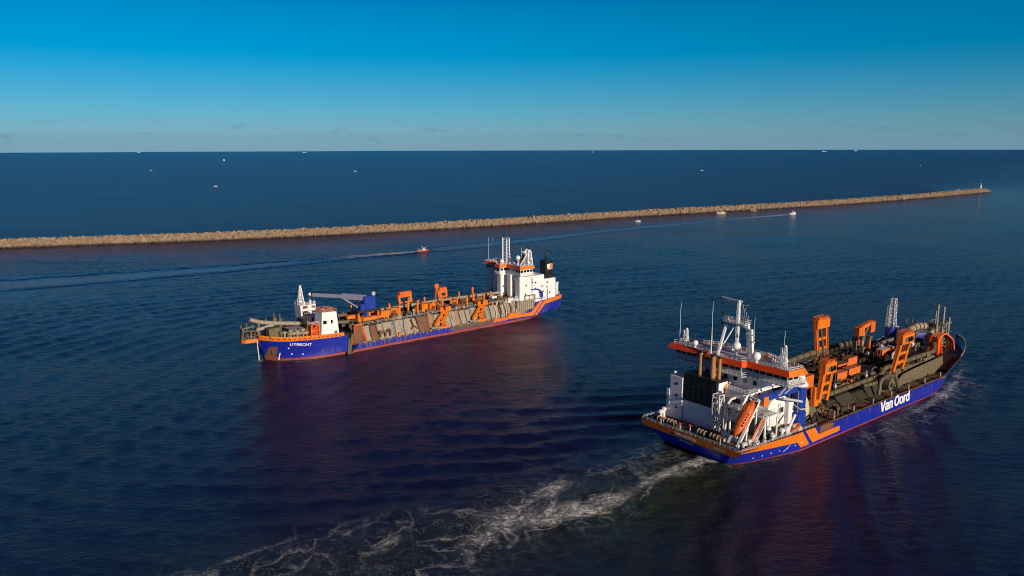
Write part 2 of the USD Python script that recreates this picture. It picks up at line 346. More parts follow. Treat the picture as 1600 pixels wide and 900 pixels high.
FOAM = [  # polyline, width at its start and end, amount at its start and end
    ([(54.5, 203.6), (48, 199.6), (42.5, 196.0), (32.1, 184.2), (24.9, 178.9), (15.0, 172.1), (7.2, 168.3)], 2.8, 4.2, 1.25, 0.30),
    ([(43.0, 213.0), (37.3, 209.0), (27.5, 199.1), (16.4, 190.1), (7.8, 182.6)], 2.4, 3.4, 0.55, 0.40),
    ([(24.7, 177.1), (13.5, 172.1), (-0.2, 165.9), (-8.5, 157.2), (-14.6, 146.8), (-18.1, 143.2)], 5.0, 7.5, 0.50, 0.50),
    ([(12.9, 186.3), (-0.2, 175.6), (-15.0, 168.4), (-28.7, 161.6), (-42.0, 157.4), (-54.3, 148.2), (-62, 140.6)], 5.0, 7.5, 0.50, 0.34),
    ([(14, 172), (-6, 163.5), (-26, 155), (-44, 146), (-60, 133)], 11.0, 13.0, 0.34, 0.22),
    ([(52.5, 201.5), (58.9, 198.7), (69.8, 201.2), (80.4, 208.4)], 1.3, 1.2, 0.5, 0.18),
    ([(44, 207), (36, 198), (30, 190)], 3.6, 4.5, 0.34, 0.28),
    ([(166, 281), (172.0, 288.0), (177, 296), (178.5, 302)], 1.8, 2.2, 0.95, 0.35),
    ([(164.5, 279.0), (168.5, 277.2), (167, 268), (158, 257.1)], 1.8, 2.4, 0.9, 0.25),
    ([(161.1, 273.3), (152, 262.4), (141.0, 251.4), (122.1, 234.4), (100.3, 216.9)], 3.4, 2.0, 0.85, 0.22),
    ([(150.3, 256.7), (137.7, 245.0), (120.3, 229.3), (104, 217)], 6.5, 6.5, 0.50, 0.22),
    # water lapping along the far ship
    ([U_W((22, 14.6))[:2], U_W((121, 14.8))[:2]], 0.9, 0.9, 0.30, 0.34), ([U_W((126, 14.6))[:2], U_W((144, 13.6))[:2], U_W((152, 7.5))[:2], U_W((155, 1))[:2]], 0.9, 0.9, 0.34, 0.42),
    ([U_W((157, 2))[:2], U_W((157.4, -1))[:2]], 1.2, 1.2, 0.9, 0.6),
    # the two motor boats' white water
    ([(-79.6, 634.4), (-102.5, 620.3), (-130.3, 602.2), (-165, 583)], 2.9, 2.8, 2.2, 0.40),
    ([(-80.6, 633.4), (-104.5, 624.3), (-132.3, 608.2), (-175, 590)], 2.2, 2.4, 1.9, 0.30),
    ([(346.5, 978.0), (313.5, 955.6), (275.0, 930.9), (232, 899)], 6.0, 7.0, 2.2, 0.25),
    # a few breaking patches out in the fairway and off the head of the breakwater
    ([(196, 520), (208, 526), (226, 533), (244, 529)], 4.0, 3.0, 0.20, 0.16),
    ([(270, 569), (285, 567), (299, 563)], 3.0, 3.0, 0.18, 0.14),
    ([(846, 1290), (870, 1286), (900, 1275)], 7.0, 7.0, 0.22, 0.15),
]
BASE = [(-700, 588), (-441, 668.0), (-240.0, 733), (-66.9, 818), (157.7, 957), (461.7, 1131), (648.3, 1260), (881.3, 1444.6)]
TURBID = [
    ([(51.3, 204.6), (32.4, 186.1), (7.3, 168.9), (-20.9, 155.9), (-56.8, 138.5)], 10, 22, 1.0, 0.45),
    ([(50.5, 193.9), (37.6, 172.0), (25.6, 144.1)], 12, 22, 0.75, 0.5),
    ([(56, 198), (75, 200), (100, 214), (122, 233)], 7, 6, 0.55, 0.3),  # turbid water, with the ship's olive-brown reflection tinted in
]
CALM = [
    ([(-79.1, 634.1), (-138.0, 595.8), (-204.8, 549.1), (-275.0, 509.3), (-380, 448)], 4, 26, 0.65, 0.5),
    ([(346, 978.0), (218.0, 888.6), (98.7, 798.8), (0.1, 703.0), (-60, 655)], 5, 14, 0.75, 0.5),
    ([(60, 470), (120, 492), (200, 520)], 6, 5, 0.25, 0.2),
]

build_water()

# ---------------------------------------------------------------- breakwater of tumbled blocks
def arc(pts, step):
    P = np.array(pts, float); d = np.r_[0, np.cumsum(np.hypot(*np.diff(P, axis=0).T))]
    s = np.arange(0, d[-1], step)
    from scipy.interpolate import PchipInterpolator
    q = np.stack([PchipInterpolator(d, P[:, k])(s) for k in (0, 1)], -1)
    t = np.gradient(q, axis=0); t /= np.hypot(*t.T)[:, None]
    return q, t
def stone(name, base, dark):
    n = {'oi': ('object_info', {}), 'g': ('geometry', {}), 'tc': ('texture_coordinate', {}),
         'n': ('noise_texture', dict(scale=0.8, detail=6.0, roughness=0.7)), 'rr': ('rgb_ramp', dict(ramp=[(0, dark), (0.45, base), (1, tuple(min(1, c * 1.35) for c in base))])),
         'ad': ('math', dict(math_type='multiply_add', value2=0.55)), 'sx': ('separate_xyz', {}),
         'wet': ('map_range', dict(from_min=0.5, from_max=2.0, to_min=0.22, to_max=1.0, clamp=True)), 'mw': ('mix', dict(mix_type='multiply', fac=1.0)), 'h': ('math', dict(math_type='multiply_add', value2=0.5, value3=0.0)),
         'b': ('bump', dict(distance=0.08, strength=0.7)), 'p': ('principled_bsdf', dict(roughness=0.85))}
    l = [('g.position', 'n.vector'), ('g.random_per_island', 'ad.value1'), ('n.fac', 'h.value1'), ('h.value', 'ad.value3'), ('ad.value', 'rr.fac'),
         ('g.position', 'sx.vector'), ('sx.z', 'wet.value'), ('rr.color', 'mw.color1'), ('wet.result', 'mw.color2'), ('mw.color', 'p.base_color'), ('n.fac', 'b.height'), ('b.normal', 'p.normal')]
    return material(name, n, l, surface='p.BSDF')
M['stone'] = stone('breakwater_stone', (0.38, 0.27, 0.175), (0.15, 0.105, 0.068))

def build_breakwater():
    rng = np.random.default_rng(7)
    bw = thing('breakwater', 'long breakwater of tumbled tan stone blocks reaching out across the sea', 'breakwater')
    q, t = arc(BASE, 6.0)
    nrm = np.stack([-t[:, 1], t[:, 0]], -1)                     # away from the fairway
    c0 = q + 13 * nrm
    # core: trapezium, top at 5.6 m
    prof = [(-13, -2.0), (-10.5, 0.4), (-4, 4.0), (4, 4.0), (10.5, 0.4), (13, -2.0)]
    V = np.array([[(*(c0[i] + o * nrm[i]), z) for o, z in prof] for i in range(len(c0))]); k = len(prof)
    f = [(i * k + j, (i + 1) * k + j, (i + 1) * k + j + 1, i * k + j + 1) for i in range(len(c0) - 1) for j in range(k - 1)]
    mb = MB(); mb.add(V.reshape(-1, 3), np.array(f)[:, ::-1])
    m = len(c0) - 1                                             # round head
    put(bw, 'core', mb, M['stone'])
    # blocks
    L = len(c0) * 6.0
    blocks = []
    def block(o, s, rng):
        v = np.array([(x, y, z) for x in (-1, 1) for y in (-1, 1) for z in (-1, 1)], float) * s / 2
        v *= 1 + rng.uniform(-.22, .22, v.shape)
        a = rng.normal(size=4); a /= np.linalg.norm(a); w, x, y, z = a
        R = np.array([[1 - 2 * (y * y + z * z), 2 * (x * y - z * w), 2 * (x * z + y * w)], [2 * (x * y + z * w), 1 - 2 * (x * x + z * z), 2 * (y * z - x * w)], [2 * (x * z - y * w), 2 * (y * z + x * w), 1 - 2 * (x * x + y * y)]])
        return v @ R.T + o
    F = np.array([(0, 1, 3, 2), (4, 6, 7, 5), (0, 4, 5, 1), (2, 3, 7, 6), (0, 2, 6, 4), (1, 5, 7, 3)])
    n = 15500
    s_ = rng.uniform(0, 1, n) ** 1.0
    for u in s_:
        i = min(int(u * (len(c0) - 1)), len(c0) - 2); fr = u * (len(c0) - 1) - i
        if q[i][0] < -520: continue
        o = rng.choice([rng.uniform(-12.5, -4), rng.uniform(-4.5, 4.5), rng.uniform(4, 11)], p=[.56, .34, .10])
        base = c0[i] * (1 - fr) + c0[i + 1] * fr + o * nrm[i]
        top = np.interp(abs(o), [0, 4, 10.5, 13], [4.1, 4.0, 0.2, -.8])
        sz = rng.uniform(1.5, 3.2) * (1.15 if rng.random() < .3 else 1)
        z = top + rng.uniform(-.4, 1.1)
        blocks.append((np.hypot(*base), block(np.array([*base, z]), sz * rng.uniform(.7, 1.15, 3), rng)))
    for a in np.linspace(-math.pi / 2, math.pi / 2, 150):       # the round head
        for o in (3, 6, 9, 11.5):
            e = c0[m] + o * (math.cos(a) * t[m] + math.sin(a) * nrm[m]) + rng.uniform(-1, 1, 2)
            if rng.random() < .35: blocks.append((2000, block(np.array([*e, np.interp(o, [0, 4, 10.5, 13], [4.1, 4.0, .2, -.8]) + rng.uniform(-.6, .6)]), rng.uniform(2, 3.4, 3), rng)))
    big = sorted(range(len(blocks)), key=lambda i: blocks[i][0])
    near = set([i for i in big if blocks[i][1][:, 2].mean() > 1.0][:300])
    for i in big:
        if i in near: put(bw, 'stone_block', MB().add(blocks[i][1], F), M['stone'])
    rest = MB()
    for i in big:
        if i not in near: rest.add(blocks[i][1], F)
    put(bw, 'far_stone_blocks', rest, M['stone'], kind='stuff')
    return c0, t, nrm
BW_C, BW_T, BW_N = build_breakwater()
# ---------------------------------------------------------------- ship building blocks
class Hull:
    """half breadth b(x, z) between the stern line xs(z) and the stem line xe(z); sheer(x) is the top edge"""
    def __init__(s, xs, xe, bw, bd, sheer, zd):
        s.xs, s.xe, s.bw, s.bd, s.sheer, s.zd = xs, xe, bw, bd, sheer, zd
    def half(s, x, z):
        u = np.clip((x - s.xs(z)) / (s.xe(z) - s.xs(z)), 0, 1)
        xw = s.xs(0) + u * (s.xe(0) - s.xs(0)); xd = s.xs(s.zd) + u * (s.xe(s.zd) - s.xs(s.zd))
        k = np.clip(z / s.zd, -0.4, 1.15)
        k = np.where(k > 0, k ** 1.15, k)
        return np.maximum(s.bw(xw) + (s.bd(xd) - s.bw(xw)) * k, 0.02)
    def surf(s, x, z, side, off=0.0):
        """point of the shell on a side (+1 port, -1 starboard), pushed outwards"""
        x, z = np.asarray(x, float), np.asarray(z, float); e = .05
        b = s.half(x, z)
        dx = (s.half(x + e, z) - s.half(x - e, z)) / (2 * e); dz = (s.half(x, z + e) - s.half(x, z - e)) / (2 * e)
        n = np.sqrt(1 + dx * dx + dz * dz)
        return np.stack([x - off * dx / n, side * (b + off / n), z - off * dz / n], -1)
    def shell(s, xs, z0, z1f, nz):
        """open plating of both sides, joined at stem and stern, from z0 up to z1f(x)"""
        mb = MB(); xs = np.asarray(xs, float)
        for side in (1, -1):
            rows = []
            for k in range(nz + 1):
                # x runs along the raked stations
                zz0 = z0; r = k / nz
                z1 = z1f(xs)
                z = zz0 + (z1 - zz0) * r
                u = (xs - xs[0]) / (xs[-1] - xs[0])
                X = np.array([s.xs(v) for v in z]) + u * np.array([s.xe(v) - s.xs(v) for v in z])
                rows.append(np.stack([X, side * s.half(X, z), z], -1))
            V = np.array(rows); n = V.shape[1]
            f = [(k * n + i, k * n + i + 1, (k + 1) * n + i + 1, (k + 1) * n + i) for k in range(nz) for i in range(n - 1)]
            mb.add(V.reshape(-1, 3), f if side < 0 else np.array(f)[:, ::-1])
            if side > 0: P = V
            else:
                # transom between the sides
                a, b = P[:, 0], V[:, 0]; W = np.vstack([a, b]); m = len(a)
                mb.add(W, [(k, k + 1, m + k + 1, m + k) for k in range(m - 1)])
                top = (P[-1], V[-1])
        return mb, top
    def patch(s, poly, side, off=0.05, step=(1.5, 0.8)):
        """painted marking: a polygon in (x, z) laid on the shell"""
        mb = MB(); P = Polygon(poly).buffer(0); x0, z0, x1, z1 = P.bounds
        for i in range(int((x1 - x0) / step[0]) + 1):
            for j in range(int((z1 - z0) / step[1]) + 1):
                q = P.intersection(sbox(x0 + i * step[0], z0 + j * step[1], x0 + (i + 1) * step[0], z0 + (j + 1) * step[1]))
                for g in getattr(q, 'geoms', [q]):
                    if g.geom_type != 'Polygon' or g.area < 1e-3: continue
                    v, f = trimesh.creation.triangulate_polygon(g, engine='earcut')
                    w = s.surf(v[:, 0], v[:, 1], side, off)
                    # face outwards
                    t = w[f]; nn = np.cross(t[:, 1] - t[:, 0], t[:, 2] - t[:, 0])[:, 1] * side
                    f = np.where((nn < 0)[:, None], f[:, ::-1], f)
                    mb.add(w, f)
        return mb
    def text(s, txt, x, z, height, side, fwd=True, off=0.09, bold=True, squeeze=1.0, slope=0.0):
        """lettering on the shell; reads towards the bow (fwd) or towards the stern; z may climb with the sheer"""
        m = meshkit.text_mesh(txt, height, 0.03, bold)
        v = m.vertices; d = 1 if fwd else -1
        X = x + d * v[:, 0] * squeeze; Z = z + v[:, 1] + slope * v[:, 0]
        w = s.surf(X, Z, side, off); w[:, 1] += side * v[:, 2]
        return MB().add(w, m.faces)

def railing(pts, h=1.05, step=2.0, r=.045, rails=2, closed=False):
    mb = MB(); pts = [np.array(p, float) for p in pts]
    if closed: pts = pts + [pts[0]]
    up = np.array((0, 0, 1.))
    for a, b in zip(pts[:-1], pts[1:]):
        L = np.linalg.norm(b - a); n = max(1, int(round(L / step)))
        for k in range(n + 1):
            p = a + (b - a) * k / n; mb.bar(p, p + up * h, r * 2)
        for j in range(1, rails + 1): mb.bar(a + up * h * j / rails, b + up * h * j / rails, r * 1.8)
    return mb

def ladder(p, q, w=.5, n=None):
    p, q = np.array(p, float), np.array(q, float); d = q - p; L = np.linalg.norm(d); mb = MB()
    side = np.cross(d / L, (0.3, 1, 0)); side /= np.linalg.norm(side); side *= w / 2
    mb.bar(p - side, q - side, .08); mb.bar(p + side, q + side, .08)
    for k in range(int(L / .4)): c = p + d * (k + .5) * .4 / L; mb.bar(c - side, c + side, .05)
    return mb

def stair(p, q, w=.9):
    """inclined ship's stair with treads and hand rails"""
    p, q = np.array(p, float), np.array(q, float); d = q - p; mb = MB()
    hd = np.array((d[0], d[1], 0)); hd /= np.linalg.norm(hd); s = np.array((-hd[1], hd[0], 0)) * w / 2
    for k in (-1, 1):
        mb.bar(p + k * s, q + k * s, .08, .22); mb.bar(p + k * s + (0, 0, 1), q + k * s + (0, 0, 1), .06)
    n = max(2, int(abs(d[2]) / .3))
    for i in range(n + 1): c = p + d * i / n; mb.bar(c - s, c + s, .24, .04)
    return mb

def bollard(x, y, z, rz=0.0, s=1.0):
    mb = MB(); c, sn = math.cos(rz), math.sin(rz)
    for k in (-.6, .6):
        mb.lathe((x + k * s * c, y + k * s * sn, z), [(.26 * s, 0), (.26 * s, .75 * s), (.34 * s, .8 * s), (.34 * s, .9 * s), (0, .92 * s)], 10)
    mb.bar((x - s * c, y - s * sn, z + .05), (x + s * c, y + s * sn, z + .05), .7 * s, .1)
    return mb

def winch_frame(x, y, z, L=3.0, s=1.0):
    mb = MB()
    for k in (-.5, .5):
        mb.slab([(-.8 * s, 0), (.8 * s, 0), (.35 * s, 1.5 * s), (-.35 * s, 1.5 * s)], (x, y + k * L + .08, z), (1, 0, 0), (0, 0, 1), .16)
    mb.box(x - .9 * s, x + .9 * s, y - L * .6, y + L * .6, z, z + .12); mb.box(x + .5 * s, x + 1.3 * s, y + L * .5, y + L * .5 + .9, z + .1, z + 1.2 * s)
    return mb
def winch_drum(x, y, z, L=3.0, s=1.0):
    mb = MB()
    def cy(y0, y1, r): mb.cyl((x, y0, z + .95 * s), (x, y1, z + .95 * s), r, r, 14)
    cy(y - L * .47, y + L * .47, .42 * s); cy(y - L * .47, y - L * .43, .85 * s); cy(y + L * .43, y + L * .47, .85 * s); cy(y - .06, y + .06, .85 * s)
    return mb

def vent(x, y, z, h=1.8, r=.4):
    return MB().lathe((x, y, z), [(r * .6, 0), (r * .6, h * .7), (r * 1.15, h * .72), (r * 1.15, h * .88), (r * .7, h), (0, h)], 12)
def dome_antenna(x, y, z, r, stalk=.8):
    mb = MB().cyl((x, y, z), (x, y, z + stalk), r * .4, r * .45, 10)
    return mb.ball((x, y, z + stalk + r * .85), r, 3)
def lattice(c, w0, w1, z0, z1, n, r=.09):
    """square lattice tower"""
    mb = MB(); X, Y = c
    def P(k, t): w = (w0 + (w1 - w0) * t) / 2; return np.array((X + (w if k in (0, 3) else -w), Y + (w if k < 2 else -w), z0 + (z1 - z0) * t))
    for k in range(4): mb.bar(P(k, 0), P(k, 1), r * 2)
    for i in range(n):
        t0, t1 = i / n, (i + 1) / n
        for k in range(4):
            a, b = k, (k + 1) % 4
            mb.bar(P(a, t1), P(b, t1), r * 1.3); mb.bar(P(a, t0) if i % 2 else P(b, t0), P(b, t1) if i % 2 else P(a, t1), r * 1.3)
    return mb
def bend(pts, r=1.0, n=4):
    """rounds the corners of a pipe run"""
    pts = [np.array(p, float) for p in pts]; out = [pts[0]]
    for a, b, c in zip(pts[:-2], pts[1:-1], pts[2:]):
        u, v = (a - b) / np.linalg.norm(a - b), (c - b) / np.linalg.norm(c - b)
        d = min(r, np.linalg.norm(a - b) * .45, np.linalg.norm(c - b) * .45); p, q = b + u * d, b + v * d
        for k in range(n + 1): t = k / n; out.append(p * (1 - t) ** 2 + 2 * b * t * (1 - t) + q * t * t)
    return out + [pts[-1]]
def pipe(pts, r, n=10, flange=3.0, rb=None):
    pts = bend(pts, rb or r * 2.2); mb = MB().tube(pts, r, n)
    P = np.array(pts); d = np.r_[0, np.cumsum(np.linalg.norm(np.diff(P, axis=0), axis=1))]
    if flange:
        for s in np.arange(.2, d[-1], flange):
            c = np.array([np.interp(s, d, P[:, k]) for k in range(3)]); e = np.array([np.interp(s + .05, d, P[:, k]) for k in range(3)])
            t = (e - c); L = np.linalg.norm(t)
            if L > 1e-6: t /= L; mb.cyl(c - t * .09, c + t * .09, r * 1.28, None, n)
    return mb
def valve(x, y, z, s=1.0):
    mb = MB().lathe((x, y, z), [(.55 * s, -.5 * s), (.7 * s, 0), (.4 * s, .5 * s), (.16 * s, .6 * s), (.16 * s, 1.5 * s), (0, 1.5 * s)], 10)
    a = np.linspace(0, 2 * np.pi, 11); mb.tube([(x + .5 * s * math.cos(t), y + .5 * s * math.sin(t), z + 1.4 * s) for t in a], .07 * s, 5)
    return mb
def container_thing(label, x, y, z, rz, mat, L=6.06, group=None, end=None, roof=None):
    """freight container: frame, corrugated sides, roof and doors"""
    t = thing('freight_container', label, 'container', (x, y, z), rz, group); W, H = 2.44, 2.6
    fr = MB()
    for sx in (-1, 1):
        for sy in (-1, 1): fr.box(sx * (L / 2 - .14), sx * L / 2, sy * (W / 2 - .14), sy * W / 2, 0, H)
        for zz in (0, H - .14): fr.box(sx * (L / 2 - .12), sx * L / 2, -W / 2 + .14, W / 2 - .14, zz + .01, zz + .13)
    for sy in (-1, 1):
        for zz in (0, H - .14): fr.box(-L / 2 + .14, L / 2 - .14, sy * (W / 2 - .12), sy * W / 2, zz + .01, zz + .13)
    put(t, 'frame', fr, mat)
    for sy in (-1, 1):
        n = int(L / .28); xs = np.linspace(-L / 2 + .13, L / 2 - .13, 2 * n + 1); mb = MB(); yy = [sy * (W / 2 - (.03 if (k // 1) % 2 else .09)) for k in range(2 * n + 1)]
        v = [(a, b, zz) for a, b in zip(xs, yy) for zz in (.12, H - .12)]
        f = [(2 * k, 2 * k + 2, 2 * k + 3, 2 * k + 1) for k in range(2 * n)]
        mb.add(v, f if sy < 0 else np.array(f)[:, ::-1]); put(t, 'side_wall', mb, mat)
    put(t, 'roof', MB().box(-L / 2 + .1, L / 2 - .1, -W / 2 + .1, W / 2 - .1, H - .10, H - .03), roof or mat)
    put(t, 'end_wall', MB().box(L / 2 - .10, L / 2 - .04, -W / 2 + .13, W / 2 - .13, .12, H - .12), mat)
    for sy in (-1, 1):
        d = put(t, 'door', MB().box(-L / 2 + .03, -L / 2 + .09, sy * .03, sy * (W / 2 - .14), .13, H - .13), end or mat)
        put(d, 'lock_bar', MB().bar((-L / 2, sy * .45, .2), (-L / 2, sy * .45, H - .2), .06), M['lgrey'])
    put(t, 'floor', MB().box(-L / 2 + .1, L / 2 - .1, -W / 2 + .1, W / 2 - .1, .02, .12), M['dark'])
    return t
def hull_form(L, B, H, n=12, draft=.4, flare=.75, transom=.8):
    mb = MB(); rows = []
    for i in range(n + 1):
        s = i / n; x = -L / 2 + L * s
        b = B / 2 * (transom + (1 - transom) * min(1, s / .35)) * (1 - max(0, (s - .45) / .55) ** 2.2)
        sh = H * (1 + .45 * max(0, s - .4) ** 1.5 * 2)
        b = max(b, .03)
        rows.append([(x, 0, -draft), (x, -b * flare, -draft * .3), (x, -b, sh), (x, -b + .12 if b > .2 else 0, sh), (x, -b + .12 if b > .2 else 0, sh - .3 * H),
                     (x, b - .12 if b > .2 else 0, sh - .3 * H), (x, b - .12 if b > .2 else 0, sh), (x, b, sh), (x, b * flare, -draft * .3)])
    V = np.array(rows); k = V.shape[1]
    f = [(i * k + j, (i + 1) * k + j, (i + 1) * k + (j + 1) % k, i * k + (j + 1) % k) for i in range(n) for j in range(k)]
    mb.add(V.reshape(-1, 3), np.array(f)[:, ::-1]); mb.add(V[0], [(0, j, j + 1) for j in range(1, k - 1)])
    return mb

# ================================================================ the near dredger
sA = thing('dredger', 'near blue dredger under way, seen from astern, with white deckhouse and wide red topped bridge', 'dredger', (*A_POS, 0), A_H)
def pA(name, mb, mat, label=None, parent=None, smooth=False, kind=None): return put(parent or sA, name, mb, mat, label, smooth, kind)
AL = 158.0
def a_bw(x):
    x = np.asarray(x, float)
    st = 11.2 + 6.8 * np.clip((x - 3) / 24, 0, 1) ** .62
    bo = np.clip(1 - np.clip((x - 105) / 47.0, 0, 1) ** 1.8, 0, 1)
    return np.minimum(st, 18) * bo
def a_bd(x):
    x = np.asarray(x, float)
    st = 17.5 + .5 * np.clip(x / 14, 0, 1)
    return st * np.clip(1 - np.clip((x - 116) / 42.2, 0, 1) ** 1.8, 0, 1) ** .62
def a_sheer(x):
    return np.interp(x, [0, 20, 34, 44, 116, 123, 133, 145, 158], [6.0, 5.7, 5.4, 4.85, 4.85, 5.6, 8.6, 10.2, 11.3])
HA = Hull(lambda z: np.interp(z, [-2, 0, 4.1, 8], [4.5, 3.0, 0.0, -0.45]), lambda z: 152.0 + 6.0 * np.minimum(np.maximum(z, -2) / 11.0, 1.05), a_bw, a_bd, a_sheer, 8.0)
_xs = np.r_[np.linspace(0, 30, 16), np.linspace(34, 112, 14), np.linspace(116, 158, 34)]
shell, top = HA.shell(_xs, 0.38, lambda x: a_sheer(x), 8)
hullA = pA('hull', shell, M['blue'], smooth=40)
boot, _ = HA.shell(_xs, -2.0, lambda x: 0 * x + 0.38, 2)
pA('waterline_band', boot, M['red'], parent=hullA, smooth=40)
# bulwark inside face, capping rail and decks
def a_inner(xs, deckz, inset=.30):
    P = []
    for x in xs: P.append((x, float(HA.half(x, float(a_sheer(x)))) - inset))
    return P
def a_x(x, z): return x
mb = MB(); cap = MB()
PT, ST = top
def inset(p, d):
    q = p.copy(); q[1] -= np.sign(q[1]) * min(d, abs(q[1]) * .9); q[0] = min(max(q[0], .25), 157.4); return q
for V in (PT, ST):
    I = np.array([inset(p, .3) for p in V]); D = I.copy()
    D[:, 2] = np.array([min(4.4 if 36 < p[0] < 124 else (4.9 if p[0] <= 36 else np.interp(p[0], [124, 134], [5.4, 8.2])), p[2] - .05) for p in I])
    n = len(V)
    o = -1 if V is PT else 1
    F = np.array([(i, i + 1, n + i + 1, n + i) for i in range(n - 1)])
    mb.add(np.vstack([I, D]), F if o > 0 else F[:, ::-1])
    up = V + (0, 0, .02); I2 = I + (0, 0, .02)
    cap.add(np.vstack([up, I2]), F if o < 0 else F[:, ::-1])
mb.add(np.array([inset(PT[0], .3), inset(ST[0], .3), inset(ST[0], .3) * (1, 1, 0) + (0, 0, 4.9), inset(PT[0], .3) * (1, 1, 0) + (0, 0, 4.9)]), [(0, 1, 2, 3)])
cap.add(np.array([PT[0] + (0, 0, .02), ST[0] + (0, 0, .02), inset(ST[0], .3) + (0, 0, .02), inset(PT[0], .3) + (0, 0, .02)]), [(0, 1, 2, 3)])
pA('bulwark', mb, M['dark'], parent=hullA); pA('capping_rail', cap, M['brown'], parent=hullA)
def deck_poly(x0, x1, zf, n=20, d=.28):
    xs = np.linspace(x0, x1, n); L = [(x, max(float(HA.half(x, float(a_sheer(x)))) - d, .1), zf(x)) for x in xs]
    return np.array(L)
def deck_strip(x0, x1, zf, n=20):
    L = deck_poly(x0, x1, zf, n); R = L * (1, -1, 1); F = np.array([(i, n + i, n + i + 1, i + 1) for i in range(n - 1)])
    return MB().add(np.vstack([L, R]), F)
aft = pA('aft_deck', deck_strip(.3, 36.5, lambda x: 4.9), M['olive'], label='mud-green deck around the deckhouse')
pA('fore_deck', deck_strip(124, 157.0, lambda x: float(np.interp(x, [124, 134], [5.4, 8.2])), 26), M['dark'])
for s in (1, -1):                                               # side decks, built up of plates
    for k in range(11):
        x0, x1 = 36.6 + k * 7.95, 36.6 + (k + 1) * 7.95 - .06
        y0, y1 = 12.0 * s, (min(float(HA.half(x1, 4.8)), float(HA.half(x0, 4.8))) - .32) * s
        pA('deck_plate', MB().box(x0, x1, y0, y1, 4.25, 4.42 + .03 * (k % 3)), M['olive'])
rWA = np.random.default_rng(43)
# flush painted stripes on the shell
for s in (-1, 1):
    e = 0.02
    pA('orange_stripe', HA.patch([(0.05, 4.55), (.05, 5.99), (8, 5.83), (20, 5.68), (27.9, 5.5), (31.6, 1.0), (27.3, 1.0), (25.4, 2.95), (12, 3.75)], s), M['orange'], parent=hullA)
    pA('orange_stripe', HA.patch([(29.3, 5.48), (34.2, 5.36), (36.2, 2.95), (47.4, 2.95), (47.9, 2.0), (47.6, 1.3), (33.2, 1.1)], s), M['orange'], parent=hullA)
    for word, x0 in ((('Van', 71.6), ('Oord', 80.5)) if s < 0 else (('Van', 91.0), ('Oord', 82.1))):
        mb = MB()
        for k in range(3): mb.add(*HA.text(word, x0 + .11 * (k - 1), 1.75 + .012 * abs(x0 - 71.6), 3.2, s, fwd=(s < 0), squeeze=1.0, slope=0.012 * (1 if s < 0 else -1), off=.09 + .006 * k).data())
        pA('company_name', mb, M['mark'], parent=hullA)
    for k in range(20):
        x = 48 + 3.4 * k + rWA.uniform(-1.2, 1.2); w = rWA.uniform(.12, .5); pA('rust_run', HA.patch([(x, 4.7), (x + w, 4.7), (x + w * .7, rWA.uniform(2.4, 3.8)), (x + w * .3, rWA.uniform(1.4, 2.4))], s, .05, step=(3, 4)), M['brown'] if k % 2 else M['blue_worn'], parent=hullA)
    for x in (50.2, 68.3, 95.4, 109.0): pA('shell_seam', HA.patch([(x, .45), (x + .14, .45), (x + .14, 4.75), (x, 4.75)], s, .045, step=(3, 5)), M['blue_worn'], parent=hullA)
    pA('draught_mark', HA.patch([(20, 1.2), (22.4, 2.9), (22.65, 2.9), (20.25, 1.2)], s, .07), M['mark'], parent=hullA)
    for k in range(7): pA('hull_mark', HA.patch([(9 + 3.1 * k, 1.4 + .14 * k), (9.35 + 3.1 * k, 1.4 + .14 * k), (9.35 + 3.1 * k, 1.75 + .14 * k), (9 + 3.1 * k, 1.75 + .14 * k)], s, .07), M['mark'], parent=hullA)
    pA('worn_patch', HA.patch([(36.6, 3.15), (43.5, 3.1), (44.6, 4.4), (42, 5.0), (37.0, 5.1)], s, .06), M['brown'], parent=hullA)
    pA('shell_seam', HA.patch([(126.4, .4), (126.75, .4), (127.0, 6.6), (126.6, 6.6)], s, .05), M['dark'], parent=hullA)
# transom band with the ship's name
def trans(y, z, off=.06):
    x = HA.xs(z); return np.stack([x - off + 0 * y, y, z + 0 * y], -1)
def transom_patch(poly, off=.06):
    v, f = trimesh.creation.triangulate_polygon(Polygon(poly).segmentize(2.0), engine='earcut')
    w = np.array([trans(a, b, off) for a, b in v]); t = w[f]; nn = np.cross(t[:, 1] - t[:, 0], t[:, 2] - t[:, 0])[:, 0]
    return MB().add(w, np.where((nn > 0)[:, None], f[:, ::-1], f))
pA('stern_band', transom_patch([(17.45, 5.98), (-17.45, 5.98), (-16.35, 4.15), (16.35, 4.15)]), M['orange'], parent=hullA)
def transom_text(txt, yl, z, h, sq=1.0):
    m = meshkit.text_mesh(txt, h, .03, True); v = m.vertices
    w = np.array([trans(yl - a * sq, z + b, .10 + c) for a, b, c in v]); return MB().add(w, m.faces[:, ::-1] if False else m.faces)
pA('ship_name', transom_text('VOX AMALIA', 4.6, 4.72, .80, 1.05), M['mark'], parent=hullA)
pA('home_port', transom_text('ROTTERDAM', 3.4, 3.05, .58, 1.0), M['mark'], parent=hullA)
for k in range(6): pA('number_mark', transom_patch([(-8.9 - .62 * k, 4.75), (-9.3 - .62 * k, 4.75), (-9.3 - .62 * k, 5.2), (-8.9 - .62 * k, 5.2)], .09), M['mark'], parent=hullA)

